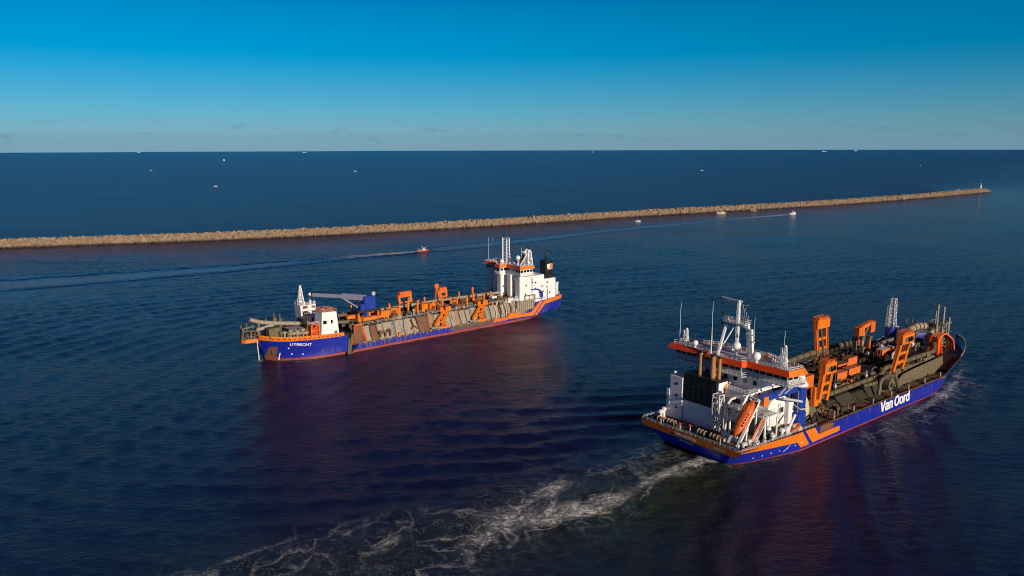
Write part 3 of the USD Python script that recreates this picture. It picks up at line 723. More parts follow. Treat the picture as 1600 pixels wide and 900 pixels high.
# ---- deckhouse
Wm = M['white']
cas = pA('funnel_casing', MB().cbox(10.3, 15.6, -.6, 10.6, 4.9, 11.4, .2), Wm)
pA('black_upper_casing', MB().cbox(10.22, 15.7, -1.3, 10.62, 11.4, 19.6, .25), M['black'], parent=cas)
for k in range(2):
    for j in range(5):
        pA('louvre_panel', MB().box(10.08, 10.22, .2 + j * 2.0, 1.7 + j * 2.0, 12.2 + k * 3.3, 14.9 + k * 3.1), M['dark'], parent=cas)
pA('casing_side_block', MB().cbox(9.9, 15.0, 10.7, 15.4, 4.9, 17.9, .15), Wm)
for zz in (8.2, 11.8, 15.4): pA('porthole', MB().box(9.82, 9.92, 12.4, 13.1, zz, zz + .7), M['glass'])
pA('casing_step', MB().cbox(9.7, 14, 15.42, 16.5, 4.9, 13.5, .1), Wm)
for (x, y, zt, r) in ((12.0, 6.1, 26.6, .62), (12.3, 1.9, 26.3, .72), (13.0, .2, 25.9, .52), (14.3, 2.6, 25.6, .45)):
    e = pA('exhaust_pipe', MB().tube([(x, y, 19.4), (x, y, zt)], r, 14), M['tan'], smooth=40)
    pA('pipe_mouth', MB().tube([(x, y, zt - .3), (x, y, zt + .25)], r * 1.12, 14), M['dark'], parent=e)
flag = pA('funnel_logo', MB().box(10.9, 15.0, -1.44, -1.34, 15.8, 18.9), M['mark'])
pA('logo_orange', MB().slab([(0, 0), (1.9, 0), (1.9, 3.0), (0.9, 1.9), (0, 1.6)], (12.9, -1.445, 15.85), (1, 0, 0), (0, 0, 1), .02), M['orange'], parent=flag)
pA('logo_blue', MB().slab([(0, 0), (1.5, 0), (1.5, .5), (0, 1.1)], (10.95, -1.445, 15.85), (1, 0, 0), (0, 0, 1), .02), M['blue'], parent=flag)
pA('casing_light', MB().ball((11, 14.5, 18.6), .5), M['white_worn'])
# accommodation tiers
acc = pA('deckhouse', MB().cbox(15.7, 27.0, -8.2, 14.5, 4.9, 14.4, .3), Wm)
pA('deckhouse_tier', MB().cbox(13.6, 26.8, -8.0, -1.4, 4.9, 17.1, .25), M['white'], parent=acc)
pA('tier_deck', MB().box(13.2, 27.4, -9.6, 15.0, 17.12, 17.32), M['lgrey'], parent=acc)
pA('upper_house', MB().cbox(17.6, 25.4, -10.2, 10.2, 17.3, 21.4, .3), M['white'], parent=acc)
for k in range(5):
    for zz in (8.0, 11.0): pA('porthole', MB().box(13.50, 13.61, -7.4 + 1.25 * k, -6.9 + 1.25 * k, zz, zz + .7), M['glass'], parent=acc)
for k in range(6): pA('window', MB().box(17.5, 17.62, -9.2 + 3.3 * k, -8.0 + 3.3 * k, 18.9, 20.1), M['glass'], parent=acc)
pA('deckhouse_roof', MB().box(15.6, 27.3, -8.3, 14.8, 14.42, 14.6), M['lgrey'], parent=acc)
pA('railing', railing([(13.4, -1.5, 17.32), (13.4, -9.5, 17.32), (20, -9.5, 17.32)], step=1.2), M['white'], parent=acc)
pA('railing', railing([(13.4, -1.3, 17.32), (17.5, -1.3, 17.32)], step=1.5), M['white'], parent=acc)
# bridge: full-width floor, wings with windows, red eaves
fl = [(16.4, 20.6), (16.4, 6.4), (14.6, 6.0), (14.6, -6.0), (16.4, -6.4), (16.4, -19.6), (21.4, -20.4), (22.4, -20.4), (26.5, -9), (26.5, 9), (22.4, 20.6)]
def offset(poly, d): return list(Polygon(poly).buffer(d, join_style=2).exterior.coords)[:-1]
br = pA('bridge', MB().prism(offset(fl, -.9), 21.45, 24.2), M['lgrey'], label='white wheelhouse spanning the whole ship, overhang shade painted in as light grey')  # walls light grey to paint in the shade under the overhang
pA('bridge_floor', MB().prism(offset(fl, .5), 21.2, 21.44), M['lgrey'], parent=br)
pA('wing_bulwark', MB().prism(list(Polygon(offset(fl, .5)).exterior.coords), 21.44, 22.45) if False else railing([(*p, 21.44) for p in offset(fl, .35)], step=1.5, closed=True, r=.06), M['white'], parent=br)
P_ = offset(fl, -.9)
for a, b in zip(P_, P_[1:] + P_[:1]):
    a, b = np.array(a), np.array(b); L = np.linalg.norm(b - a)
    if L < 2.0: continue
    d = (b - a) / L; nrm = np.array((d[1], -d[0]))
    c_ = np.array(Polygon(P_).centroid.coords[0])
    if nrm @ ((a + b) / 2 - c_) < 0: nrm = -nrm
    n = max(1, int(L / 2.0))
    for k in range(n):
        p, q = a + d * (L * (k + .1) / n), a + d * (L * (k + .9) / n)
        m = MB().bar((*(p + nrm * .02), 23.35), (*(q + nrm * .02), 23.35), .12, 1.15)
        pA('window', m, M['glass'], parent=br)
for y in (-18.8, 18.8):
    pA('wing_strut', MB().bar((17.2, y, 21.3), (19, y * .82, 17.4), .4), M['white'], parent=br)
    pA('wing_strut', MB().bar((22.6, y, 21.3), (22, y * .82, 17.4), .4), M['white'], parent=br)
pA('wing_underside', MB().prism([(17, 18), (17, -17.6), (22, -17.6), (26, -9), (26, 9), (22, 18)], 20.85, 21.2), M['lgrey'], parent=br)
# roof with sloping eaves
rf = offset(fl, .15); bt = offset(fl, 1.0)
roof = pA('bridge_roof', MB().prism(rf, 24.3, 25.35), M['lgrey'])
cc = np.array(Polygon(fl).centroid.coords[0])
for i in range(len(rf)):
    a, b = np.array(bt[i]), np.array(bt[(i + 1) % len(bt)]); a2, b2 = np.array(rf[i]), np.array(rf[(i + 1) % len(rf)])
    v = [(*a, 24.22), (*b, 24.22), (*b2, 25.75), (*a2, 25.75), *[(*(p + (cc - p) * .02), z) for p, z in ((a, 24.22), (b, 24.22), (b2, 25.75), (a2, 25.75))]]
    f = [(0, 1, 2, 3), (7, 6, 5, 4), (0, 4, 5, 1), (3, 2, 6, 7), (0, 3, 7, 4), (1, 5, 6, 2)]
    aft_ = (a[0] + b[0]) / 2 < 17.2
    pA('eaves_panel', MB().add(v, f), M['redorange'] if aft_ or abs((a[1] + b[1]) / 2) < 6 else M['orange'], parent=roof)
pA('eaves_mark', MB().box(13.62, 13.8, 4.2, 6.0, 24.35, 25.5), M['orange'], parent=roof)
pA('roof_railing', railing([(*p, 25.4) for p in offset(fl, -.3)], step=1.6, closed=True, r=.05), M['white'], parent=roof)
# roof gear
for (x, y, r, st) in ((18.2, 13.2, .85, .7), (19.4, -.6, 1.25, 2.0), (17.4, -8.7, 1.25, 1.0), (20.2, -15.8, .95, .9), (16.2, 3.4, 1.15, -2.0), (20.4, -14.2, .8, 1.3)):
    pA('radome', dome_antenna(x, y, 25.35, r, st), Wm, parent=roof, smooth=40)
for (x, y, h, r) in ((18, 19.0, 13.0, .10), (15.6, 5.3, 15.6, .12), (23, -3.8, 11.5, .10), (21.5, -14.6, 9.8, .10)):
    a = pA('whip_aerial', MB().tube([(x, y, 25.4), (x, y, 25.4 + h * .35)], r * 1.5, 6, r * 1.2).tube([(x, y, 25.4 + h * .35), (x, y, 25.4 + h)], r * .8, 6, .03), M['white'], parent=roof)
    pA('aerial_foot', MB().cyl((x, y, 25.3), (x, y, 26.5), .34, .2, 8), M['white'], parent=roof)
# main mast
mx, my = 22.0, 1.0
mast = pA('main_mast', MB().tube([(mx, my, 25.3), (mx, my, 41.2)], .72, 10, .5), M['white_worn'])
pA('mast_leg', MB().bar((mx + .6, my - 3.8, 25.3), (mx + .3, my - 3.0, 34.8), .8).bar((mx - .4, my - 5.4, 25.3), (mx, my - 4.4, 33.4), .8).bar((mx, my - 4.3, 33), (mx, my, 34.6), .5), M['white'], parent=mast)
pA('mast_stay', MB().bar((15.0, 3.5, 22), (mx - .5, my + 3.8, 33.5), .62).bar((mx - 4.5, my + 3.4, 25.4), (mx - .3, my + 1.2, 33.2), .25), Wm, parent=mast)
pA('yard', MB().bar((mx, my + 6.0, 41.3), (mx, my - 1.0, 40.9), .35).bar((mx, my + 4.6, 41.0), (mx, my, 39.0), .22).bar((mx, my - 3.0, 40.2), (mx, my, 39.6), .2), M['white_worn'], parent=mast)
pA('mast_platform', MB().box(mx - 1.4, mx + 1.4, my - 3.2, my + 4.4, 34.4, 34.6).mesh(trimesh.util.concatenate([trimesh.Trimesh(*railing([(mx - 1.4, my - 3.2, 34.6), (mx + 1.4, my - 3.2, 34.6), (mx + 1.4, my + 4.4, 34.6), (mx - 1.4, my + 4.4, 34.6)], closed=True, step=1.3).data(), process=False)])), M['white_worn'], parent=mast)
pA('radar_scanner', MB().bar((mx - 1.0, my + 4.0, 36.0), (mx - 1.0, my + 1.6, 36.0), .35, .35).cyl((mx - 1, my + 2.8, 34.6), (mx - 1, my + 2.8, 35.9), .35), M['lgrey'], parent=mast)
pA('radar_scanner', MB().bar((mx - .9, my - 3.4, 32.2), (mx - .9, my - 6.0, 32.0), .3, .3).bar((mx - .4, my - 4.6, 30), (mx - .6, my - 6.2, 30), .3), Wm, parent=mast)
pA('mast_ladder', ladder((mx - .9, my, 25.4), (mx - .7, my, 40.5)), M['lgrey'], parent=mast)
for k in range(4): pA('signal_rod', MB().tube([(mx, my - 1.2 - .5 * k, 36 - k), (mx, my - 1.4 - .6 * k, 40.2 - k)], .09, 5), M['lgrey'], parent=mast)
for zz in (39.6, 36.6, 33.6): pA('signal_ball', MB().ball((mx, my + 5.6, zz), .42), M['dark'], parent=mast)
# small masts on the port and starboard roof ends
for (x, y, h) in ((18.2, 16.6, 4.8), (18.0, -17.2, 6.2)):
    m = pA('light_mast', lattice((x, y), 1.1, .5, 25.4, 25.4 + h, 4, .08), Wm)
    pA('light', MB().ball((x, y, 25.6 + h), .4), M['white_worn'], parent=m)
    pA('mast_strut', MB().bar((x, y, 25.4 + h * .6), (x + .4, y + 1.4, 25.4), .12).bar((x, y, 25.4 + h * .7), (x - .4, y - 1.4, 25.4), .12).cyl((x + .6, y + 1.6, 25.4), (x + .6, y + 1.6, 25.4 + h * .9), .3), Wm, parent=m)
for k in range(6): pA('roof_vent', vent(22.4 + k * .5, -13 + k * 1.1, 25.35, 1.5, .35), M['lgrey'])
for (x, y, a, b, h) in ((22, 9, 2, 2.4, .9), (24.4, -6, 1.6, 3, 1.2), (24.6, 5, 1.4, 2, .8), (18.6, -11.6, .9, 1.6, .9), (21.0, -10.6, 1.2, 1.4, 1.4), (20.5, 9.2, 1.0, 2.2, .7), (19.6, 6.4, 1.0, 1.4, 1.2)): pA('roof_locker', MB().cbox(x - a / 2, x + a / 2, y - b / 2, y + b / 2, 25.35, 25.35 + h, .1), M['lgrey'])
pA('roof_buoy_rack', MB().box(22.4, 23.4, -9.2, -7.8, 25.35, 26.8), M['orange_worn'])

# ---- lifeboat slide on the starboard quarter
sl = pA('lifeboat_ramp', MB().bar((4.2, -10.4, 5.6), (14.6, -9.6, 17.0), .75, .55).bar((3.4, -13.8, 5.6), (13.4, -13.0, 16.6), .75, .55).bar((13.8, -9.6, 16.6), (13.2, -13.0, 16.6), .5), Wm)
for (x, y, z) in ((8.2, -10.1, 9.8), (12.8, -9.7, 15.0), (7.6, -13.5, 10.0), (12.2, -13.1, 15.1)): pA('ramp_post', MB().bar((x, y, 4.9), (x, y, z), .42), Wm, parent=sl)
pA('ramp_beam', MB().bar((5.4, -10.4, 6.6), (4.8, -13.8, 6.6), .35).bar((9.2, -10.1, 10.7), (8.6, -13.5, 10.8), .3), Wm, parent=sl)
pA('ramp_platform', MB().box(12.6, 19.5, -15.2, -8.4, 12.0, 12.2), M['lgrey'], parent=sl)
pA('ramp_stair', stair((8.0, -15.2, 5.0), (14.6, -14.8, 12.0), 1.1), Wm, parent=sl)
pA('ramp_screen', MB().slab([(0, 0), (6.2, 6.3), (7.4, 6.3), (2.4, 0)], (8.2, -14.35, 6.4), (1, 0, 0), (0, 0, 1), .12), M['orange_worn'], parent=sl, label='salmon panel under the ramp')
pA('ramp_railing', railing([(12.8, -15.1, 12.2), (19.4, -15.1, 12.2)], step=1.2), Wm, parent=sl)
# rounded engine-room vent house, starboard
prof = [(20.5, 4.9), (31.0, 4.9), (31.0, 11.8)] + [(25.75 + 5.25 * math.cos(a), 11.4 + 3.4 * math.sin(a)) for a in np.linspace(.12, math.pi - .12, 11)] + [(20.5, 11.8)]
dh = pA('round_topped_house', MB().slab(prof, (0, -8.3, 0), (1, 0, 0), (0, 0, 1), 2.9), Wm)
pA('wall_panel', MB().box(21.5, 24.0, -11.5, -11.22, 5.2, 11.6), M['white_worn'], parent=dh)
pA('vent_opening', MB().box(26.4, 28.2, -11.32, -11.22, 9.6, 11.1), M['dark'], parent=dh)
pA('side_trunk', MB().cbox(28.9, 31.4, -12.6, -11.25, 4.9, 12.6, .15), Wm, parent=dh)
pA('door', MB().box(25.0, 26.2, -11.34, -11.22, 5.0, 7.1), M['lgrey'], parent=dh)
for (x0, x1, y0, y1, z0, z1, mt) in ((16.2, 20.2, -11.6, -9.2, 4.95, 9.4, 'dark'), (11.6, 13.5, -8.0, -2.2, 4.95, 7.6, 'dark'), (15.2, 19.4, -14.6, -12.6, 4.95, 6.8, 'dark'), (9.2, 11.4, -9.0, -7.2, 4.95, 7.4, 'lgrey'), (5.6, 7.4, -5.0, -2.2, 4.95, 6.6, 'olive_dark'), (21.6, 24.2, -14.2, -12.4, 4.95, 6.5, 'olive_dark'), (28.6, 30.2, -16.4, -14.6, 4.95, 6.2, 'white_worn')): pA('deck_machinery', MB().cbox(x0, x1, y0, y1, z0, z1, .15), M[mt])  # dark boxes also paint in black shaded gaps between the white parts
for (y, z, w, h) in ((-3.2, 5.0, 1.0, 2.1), (-6.6, 5.0, 1.0, 2.1), (-5.6, 13.8, 2.6, 1.4)): pA('door', MB().box(13.5, 13.62, y - w / 2, y + w / 2, z, z + h), M['dark'] if h < 2 else M['grey'], parent=acc)  # wide dark panel stands in for a shaded recess
for (x, z) in ((18.0, 12.8), (20.2, 15.0), (16.0, 15.0)): pA('window', MB().box(x, x + 1.0, -8.12, -7.98, z, z + 1.0), M['glass'], parent=acc)
for k in range(5): pA('wall_pipe', MB().tube([(13.4, -2.0 - 1.3 * k, 5), (13.4, -2.0 - 1.3 * k, 9 + 1.6 * (k % 3))], .13, 6), M['grey'])
for (x, z0, z1) in ((26.0, 5.0, 12.6), (29.6, 5.0, 14.0)): pA('wall_ladder', ladder((x, -11.4, z0), (x, -11.4, z1), .7), M['grey'], parent=dh)
ps = pA('tall_post', MB().tube([(14.8, -14.4, 4.9), (14.8, -14.4, 12.2)], .32, 10), Wm)
pA('post_head', MB().box(14.3, 16.2, -14.7, -14.1, 12.2, 12.5), M['dark'], parent=ps)
pA('tall_post', MB().tube([(19.6, -14.9, 4.9), (19.6, -14.9, 11)], .25, 10), Wm)
# blue deck crane with boom stowed aft
crn = pA('crane_column', MB().cbox(31.6, 34.4, -14.6, -11.6, 4.9, 17.0, .25), M['crane_blue'])
pA('crane_base_skirt', MB().cbox(30.6, 34.6, -14.8, -11.0, 4.9, 9.2, .3), M['crane_blue'], parent=crn)
pA('crane_ring', MB().lathe((33, -13.1, 17.0), [(2.2, 0), (2.4, .4), (1.5, 1.6), (1.2, 3.2), (0, 3.2)], 14), Wm, parent=crn)
pA('crane_boom', MB().bar((33, -12.9, 16.4), (17.0, -10.9, 15.6), 1.5, 1.7), M['crane_blue'], parent=crn)
pA('boom_head', MB().box(17.2, 19.4, -12.1, -10.6, 13.6, 16.2), M['orange'], parent=crn)
pA('boom_cylinder', MB().tube([(32.4, -14.4, 12.6), (24, -13.4, 15.0)], .38, 8), M['lgrey'], parent=crn)
pA('crane_ladder', ladder((31.5, -13.9, 5), (31.5, -13.9, 16)), M['lgrey'], parent=crn)
pA('hose', pipe([(31.4, -12, 11.5), (30.6, -15.2, 10.8), (33, -15.4, 10.6), (35, -13.8, 11.0)], .2, 6, 0), M['lgrey'], parent=crn)
pA('cream_cover', MB().lathe((39.6, -9.6, 5.2), [(2.6, 0), (2.7, 3.0), (2.2, 5.2), (1.2, 7.2), (0, 7.8)], 16), M['cream'], smooth=40)
# long white awning beam above the crane, pipes on the casing
pA('white_gangway', MB().bar((17.2, -9.4, 17.6), (28, -11.2, 18.0), 1.2, .5), Wm)
lt = pA('stair_tower', lattice((9.4, -2.6), 2.2, 2.2, 4.9, 16.4, 4, .14), M['white_worn'])
for k in range(3): pA('landing', MB().box(8.3, 10.5, -3.7, -1.5, 8.0 + 3.6 * k, 8.15 + 3.6 * k), M['lgrey'], parent=lt); pA('stair', stair((8.6, -3.2 + .9 * (k % 2), 4.9 + 3.6 * k), (10.3, -3.0 + .9 * (k % 2), 8.1 + 3.6 * k), .7), M['white_worn'], parent=lt)
pA('duct', pipe([(9.6, -5.2, 5), (9.6, -5.2, 13.4), (11.6, -5.2, 15.2), (13.5, -5.2, 15.2)], .34, 8, 0), M['white_worn'])
pA('duct', pipe([(9.9, -6.4, 5), (9.9, -6.4, 10.6), (11.6, -6.4, 12.4), (13.5, -6.4, 12.4)], .34, 8, 0), M['white_worn'])
# aft deck gear
for k, y in enumerate(np.linspace(-15.6, 15.6, 12)):
    if k in (3, 7): continue
    pA('bollard', bollard(1.5 + .1 * (k % 2), y, 4.9, math.pi / 2, .8), M['dark'])
for (x, y) in ((4.2, 13.2), (4.4, 9.6), (4.6, -1.2), (4.8, -5.4)):
    w = pA('mooring_winch', winch_frame(x, y, 4.9, 2.6, 1.0), M['olive_dark']); pA('drum', winch_drum(x, y, 4.9, 2.6, 1.0), M['rope'], parent=w)
for (x, y) in ((3.0, 5.4), (3.2, -8.4), (4.0, 2.6), (2.4, 12)):
    l = pA('life_ring_post', MB().bar((x, y, 4.9), (x, y, 6.6), .16), Wm); pA('life_ring', MB().lathe((x, y, 6.9), [(.35, -.25), (.62, 0), (.35, .25), (.2, 0), (.35, -.25)], 12), M['red'], parent=l)
rngA = np.random.default_rng(3)
for k in range(26):
    x, y = rngA.uniform(3, 20), rngA.uniform(-16.2, -11.0)
    if x > 3 and y > -14.4 and x < 15 and y > -13.9: y -= 2.0
    s = rngA.uniform(.5, 1.1)
    if k % 3 == 0: pA('mushroom_vent', vent(x, y, 4.9, 2.2 * s, .55 * s), M['white_worn'])
    elif k % 3 == 1: pA('deck_locker', MB().cbox(x - .7 * s, x + .7 * s, y - .5 * s, y + .5 * s, 4.9, 4.9 + 1.5 * s, .08), (M['lgrey'], M['white_worn'], M['dark'])[k % 2 + (k % 5 == 0)])
    else: pA('bollard', bollard(x, y, 4.9, 0, .7), M['dark'])
for (x, y) in ((6.2, -7.6), (6.4, -9), (18.6, -13), (20.4, -16.2), (22.4, -16.4), (6.0, 15.2), (8.5, 16.2)): pA('mushroom_vent', vent(x, y, 4.9, 2.9, .7), M['white'])
for (x0, x1, y) in ((.7, 36, 17.25), (.7, 36, -17.25)):
    pA('railing', railing([(x0, y, 5.95), (x1, y, 5.3)], .8, 1.8), M['lgrey'])
pA('railing', railing([(.1, 17, 5.95), (.1, -17, 5.95)], .8, 1.6), M['lgrey'])
da = pA('boat_davit', MB().tube(bend([(24.0, -15.9, 4.9), (24.2, -15.9, 7.0), (28.4, -15.0, 9.6)], 1.0), .36, 8), Wm)
pA('davit_base', MB().cyl((24, -15.9, 4.9), (24, -15.9, 5.8), .8, .6), Wm, parent=da)

# ---- hopper, its walls and the working deck
hop = pA('hopper_well', MB().box(44, 122, -8.4, 8.6, 4.6, 5.4), M['mud'])
for s in (1, -1):
    for k in range(10):                                         # leaning side plates of the coaming
        x0, x1 = 42.0 + k * 8.4, 42.0 + (k + 1) * 8.4 - .12
        h = (8.8, 6.6, 7.4, 6.4, 7.8, 8.6, 9.2, 9.0, 8.8, 9.6)[k]
        v = [(x0, 12.2 * s, 4.4), (x1, 12.2 * s, 4.4), (x1, 9.8 * s, h), (x0, 9.8 * s, h), (x0, 8.6 * s, 4.5), (x1, 8.6 * s, 4.5), (x1, 8.6 * s, h), (x0, 8.6 * s, h)]
        f = np.array([(0, 1, 2, 3), (3, 2, 6, 7), (5, 4, 7, 6), (0, 3, 7, 4), (1, 5, 6, 2)])
        pA('coaming_plate', MB().add(v, f if s < 0 else f[:, ::-1]), M['olive_dark'] if k in (1, 2, 3, 4) else M['olive'], parent=hop)  # darker aft plates paint in the black shadow on deck
for k in range(9): pA('hopper_beam', MB().bar((46 + k * 9.2, -9.6, 9.0), (46 + k * 9.2, 9.6, 9.0), .9, 1.2), M['olive_dark'], parent=hop)
for y in (-3.4, 3.4): pA('hopper_girder', MB().bar((42, y, 9.4), (122, y, 9.4), 1.0, 1.3), M['olive_dark'], parent=hop)
pA('working_platform', MB().box(64, 92, -7.0, 4.0, 9.95, 10.1), M['dark'])  # near-black colour paints in the shadow over the hopper
pA('fore_platform', MB().box(104, 126, -4.0, 9.0, 9.95, 10.1), M['dark'])  # same painted-in shadow as the working platform
# long dredge pipes on deck
pA('discharge_pipe', pipe([(40, -10.2, 9.2), (86, -10.2, 9.4), (90, -9.4, 11), (128, -8.8, 10.6), (134, -6.0, 12.5)], .75, 12, 4), M['olive'])
pA('discharge_pipe', pipe([(42, 10.4, 9.6), (120, 10.4, 9.8), (130, 6, 12.5), (136, 1.5, 14.5)], .8, 12, 4), M['olive'])
pA('discharge_pipe', pipe([(44, -5.8, 9.6), (70, -5.4, 9.8), (84, -6.6, 10.0)], .5, 10, 3), M['olive_dark'])
pA('discharge_pipe', pipe([(44, .6, 10.6), (58, .6, 10.6), (64, 1.4, 10.8)], .7, 10, 3), M['olive_dark'])
for s in (-1, 1):
    # pump bend and wheel by the coaming
    pA('pump_bend', pipe([(79, 13.6 * s, 5), (80, 13.4 * s, 9.6), (84, 13.4 * s, 10.4), (90, 13.4 * s, 9.2), (92, 13.6 * s, 5)], .55, 10, 2.2), M['olive'])
    pA('pump_bend', pipe([(72, 11.6 * s, 8.8), (80, 12.4 * s, 8.6), (84, 12.6 * s, 10), (88, 12.4 * s, 8)], .6, 10, 2.2), M['olive'])
    w = pA('pump_wheel', MB().cyl((86, 12.2 * s, 7.0), (86, 14.2 * s, 7.0), 1.9, 1.9, 20), M['olive'])
    pA('wheel_hub', MB().cyl((86, 14.2 * s, 7.0), (86, 14.7 * s, 7.0), .8, .7, 14), M['olive_dark'], parent=w)
    pA('screen_plate', MB().slab([(0, 0), (34, 0), (34, 5.0), (13, 4.2), (4, 3.6), (1, 2.4)], (94, (12.35 if s < 0 else 12.25) * s, 4.45), (1, 0, 0), (0, .12 * -s, 1), .2), M['olive'])
    for k in range(9): pA('deck_hatch', MB().cbox(47 + 8.3 * k, 51 + 8.3 * k, min(13.4 * s, 16.4 * s), max(13.4 * s, 16.4 * s), 4.42, 4.8, .2), M['olive_dark'] if k % 2 else M['brown'])
    for k in range(7): pA('deck_post', MB().tube([(46 + 11.6 * k, 16.8 * s, 4.4), (46 + 11.6 * k, 16.8 * s, 6.6)], .28, 8), M['beige'])
    pA('deck_frame', MB().bar((46, 12.8 * s, 4.7), (46, 16.8 * s, 7.4), .4).bar((46, 12.8 * s, 7.4), (46, 17 * s, 7.4), .4).bar((46, 16.9 * s, 4.5), (46, 16.9 * s, 7.6), .45), M['beige'])
    for k in range(10): pA('kerb_rail', MB().box(37 + 8.2 * k, 44.6 + 8.2 * k, min(17.3 * s, 17.62 * s), max(17.3 * s, 17.62 * s), 4.45, 5.1), M['brown'] if k % 3 == 0 else M['olive'])
# orange gantries
def gantry(x0, x1, y, s, z0, z1, lean=0.0, label=None):
    """portal of two box legs with a hooded head, leaning outboard by lean"""
    xm, w = (x0 + x1) / 2, .95; m = M['orange']
    g = pA('gantry', MB().cbox(x0 - .4, x1 + .4, y + s * lean - 1.5, y + s * lean + 1.5, z1 - 3.2, z1, .5).prism([(x0 + .4, y + s * lean - 1.0), (x1 - .4, y + s * lean - 1.0), (x1 - .4, y + s * lean + 1.0), (x0 + .4, y + s * lean + 1.0)], z1, z1 + .5), m, label)
    for x in (x0 + .4, x1 - .4):
        pA('leg', MB().bar((x, y, z0), (x, y + s * lean, z1 - 3), w * 1.15, w * 1.4), m, parent=g)
        pA('leg_rib', MB().bar((x, y - s * .75, z0), (x, y + s * (lean - .75), z1 - 3), .3, .3), M['orange_worn'], parent=g)
    for t in (.32, .62):
        pA('cross_beam', MB().bar((x0 + .5, y + s * lean * t, z0 + (z1 - z0 - 3) * t), (x1 - .5, y + s * lean * t, z0 + (z1 - z0 - 3) * t), .7, .9), m, parent=g)
    for x in (xm - .8, xm + .8): pA('sheave', MB().cyl((x - .15, y + s * (lean + 1.4), z1 - 1.7), (x + .15, y + s * (lean + 1.4), z1 - 1.7), .9, .9, 12), M['dark'], parent=g)
    pA('lift_cylinder', MB().tube([(xm, y - s * 1.2, z0), (xm, y + s * lean, z1 - 3.4)], .35, 8), M['brown'], parent=g)
    pA('head_recess', MB().box(x0 + .5, x1 - .5, min(y + s * (lean + 1.5), y + s * (lean + 1.56)), max(y + s * (lean + 1.5), y + s * (lean + 1.56)), z1 - 2.5, z1 - 1.0), M['brown'], parent=g)
    pA('leg_ladder', ladder((x0 - .5, y, z0), (x0 - .5, y + s * lean, z1), .6), M['orange_worn'], parent=g)
    pA('head_rail', railing([(x0, y + s * lean - 1.2, z1), (x1, y + s * lean - 1.2, z1), (x1, y + s * lean + 1.2, z1), (x0, y + s * lean + 1.2, z1)], 1.0, 1.2, closed=True), M['orange_worn'], parent=g)
    pA('hoist_wire', MB().tube([(xm, y + s * (lean + 1.6), z1 - 2.2), (xm, y + s * (lean + 1.6), z0 + 1.2)], .06, 5), M['dark'], parent=g)
    [pA('foot', MB().box(a_, a_ + 1.4, y - .9, y + .9, z0 - 1.2, z0 + .4), M['olive_dark'], parent=g) for a_ in (x0 - .3, x1 - 1.1)]
gantry(46.4, 51.6, -11.0, -1, 8.0, 21.0, 1.2, 'orange gantry just ahead of the blue crane on the starboard side')
gantry(94.5, 101.5, -9.8, -1, 8.6, 22.4, 2.0, 'orange gantry amidships on the starboard side')
gantry(89.0, 96.0, 14.8, 1, 9.0, 23.4, 1.2, 'tall orange gantry standing alone on the port side')
g4 = pA('port_crane', MB().cbox(117.5, 121.5, 14.2, 17.0, 8.5, 16.5, .4), M['orange_worn'], label='dark orange bent hoist on the far port side')
pA('crane_boom', MB().bar((119.5, 15.4, 16.0), (126.2, 14.8, 17.6), 1.6, 1.4), M['orange_worn'], parent=g4)
pA('boom_head', MB().cbox(125, 128, 13.6, 16.2, 13.8, 18.0, .3), M['orange_worn'], parent=g4)
pA('crane_cylinder', MB().tube([(121, 15.4, 10), (125, 15, 16)], .4, 8), M['olive'], parent=g4)
g5 = pA('bow_gantry', MB().cbox(133.2, 135.8, -7.6, -4.8, 8.2, 14.6, .3), M['orange_worn'], label='red-orange hose gantry at the bow')
for k in range(4): pA('gantry_arm', MB().tube(bend([(134.4, -7.6 + .9 * k, 14.4), (137, -8.4 + .8 * k, 16.0), (141, -9.8 + .8 * k, 13), (141.5, -10.2 + .8 * k, 9)], 1.4), .33, 7), M['orange_worn'], parent=g5)
for k in range(4): pA('gantry_leg', MB().bar((132.6 + (k % 2) * 3.4, -8.0 + (k // 2) * 3.6, 8.2), (133.4 + (k % 2) * 2.2, -7.4 + (k // 2) * 2.4, 14.6), .6), M['redorange'], parent=g5)
# orange locker behind the bridge wing and its post
ob = pA('wing_locker', MB().cbox(40.0, 45.0, -10.4, -8.0, 13.6, 17.4, .15), M['orange_worn'], label='orange box raised on posts ahead of the bridge wing')
for (x, y) in ((40.5, -10), (44.5, -10), (40.5, -8.4), (44.5, -8.4)): pA('locker_post', MB().bar((x, y, 8), (x, y, 13.6), .4), M['orange_worn'], parent=ob)
pA('orange_post', MB().bar((43.5, -11.6, 8.6), (43.5, -11.6, 14), .9).box(42.6, 44.8, -12.4, -10.8, 8.2, 10.2), M['orange'])
# lattice tower on blue house
tb = pA('tower_house', MB().cyl((130.5, 9.0, 8), (130.5, 9.0, 16.2), 2.0, 1.9, 16), M['crane_blue'], smooth=40, label='round blue and white pedestal with lattice tower')
pA('white_trunk', MB().cbox(131.4, 133.4, 6.4, 8.2, 8, 16.4, .2), Wm, parent=tb)
pA('lattice_tower', lattice((130.8, 8.8), 2.4, 1.5, 16.2, 27.2, 8, .10), M['white_worn'], parent=tb)
pA('lattice_boom', lattice((129.0, 9.6), 1.2, .7, 16.2, 24.4, 7, .07), M['lgrey'], parent=tb)
# white posts by the orange crane amidships
for (x, y, h) in ((106.5, 7.6, 15), (109.8, 6.6, 15), (107, 10.4, 14.2)):
    p = pA('frame_post', MB().bar((x, y, 8.4), (x, y, h), .9), M['beige'] if x < 109 else M['orange_worn']); pA('post_cap', MB().cbox(x - .9, x + .9, y - .8, y + .8, h, h + 1.2, .1), M['olive'], parent=p)
bl = pA('blue_hose_reel', MB().cyl((110.6, -6.2, 10.8), (110.6, -4.0, 10.8), 2.2, 2.2, 18), M['olive'])
pA('reel_support', MB().box(111.8, 113.4, -5.4, -4.0, 8.8, 16.5), M['crane_blue'], parent=bl)
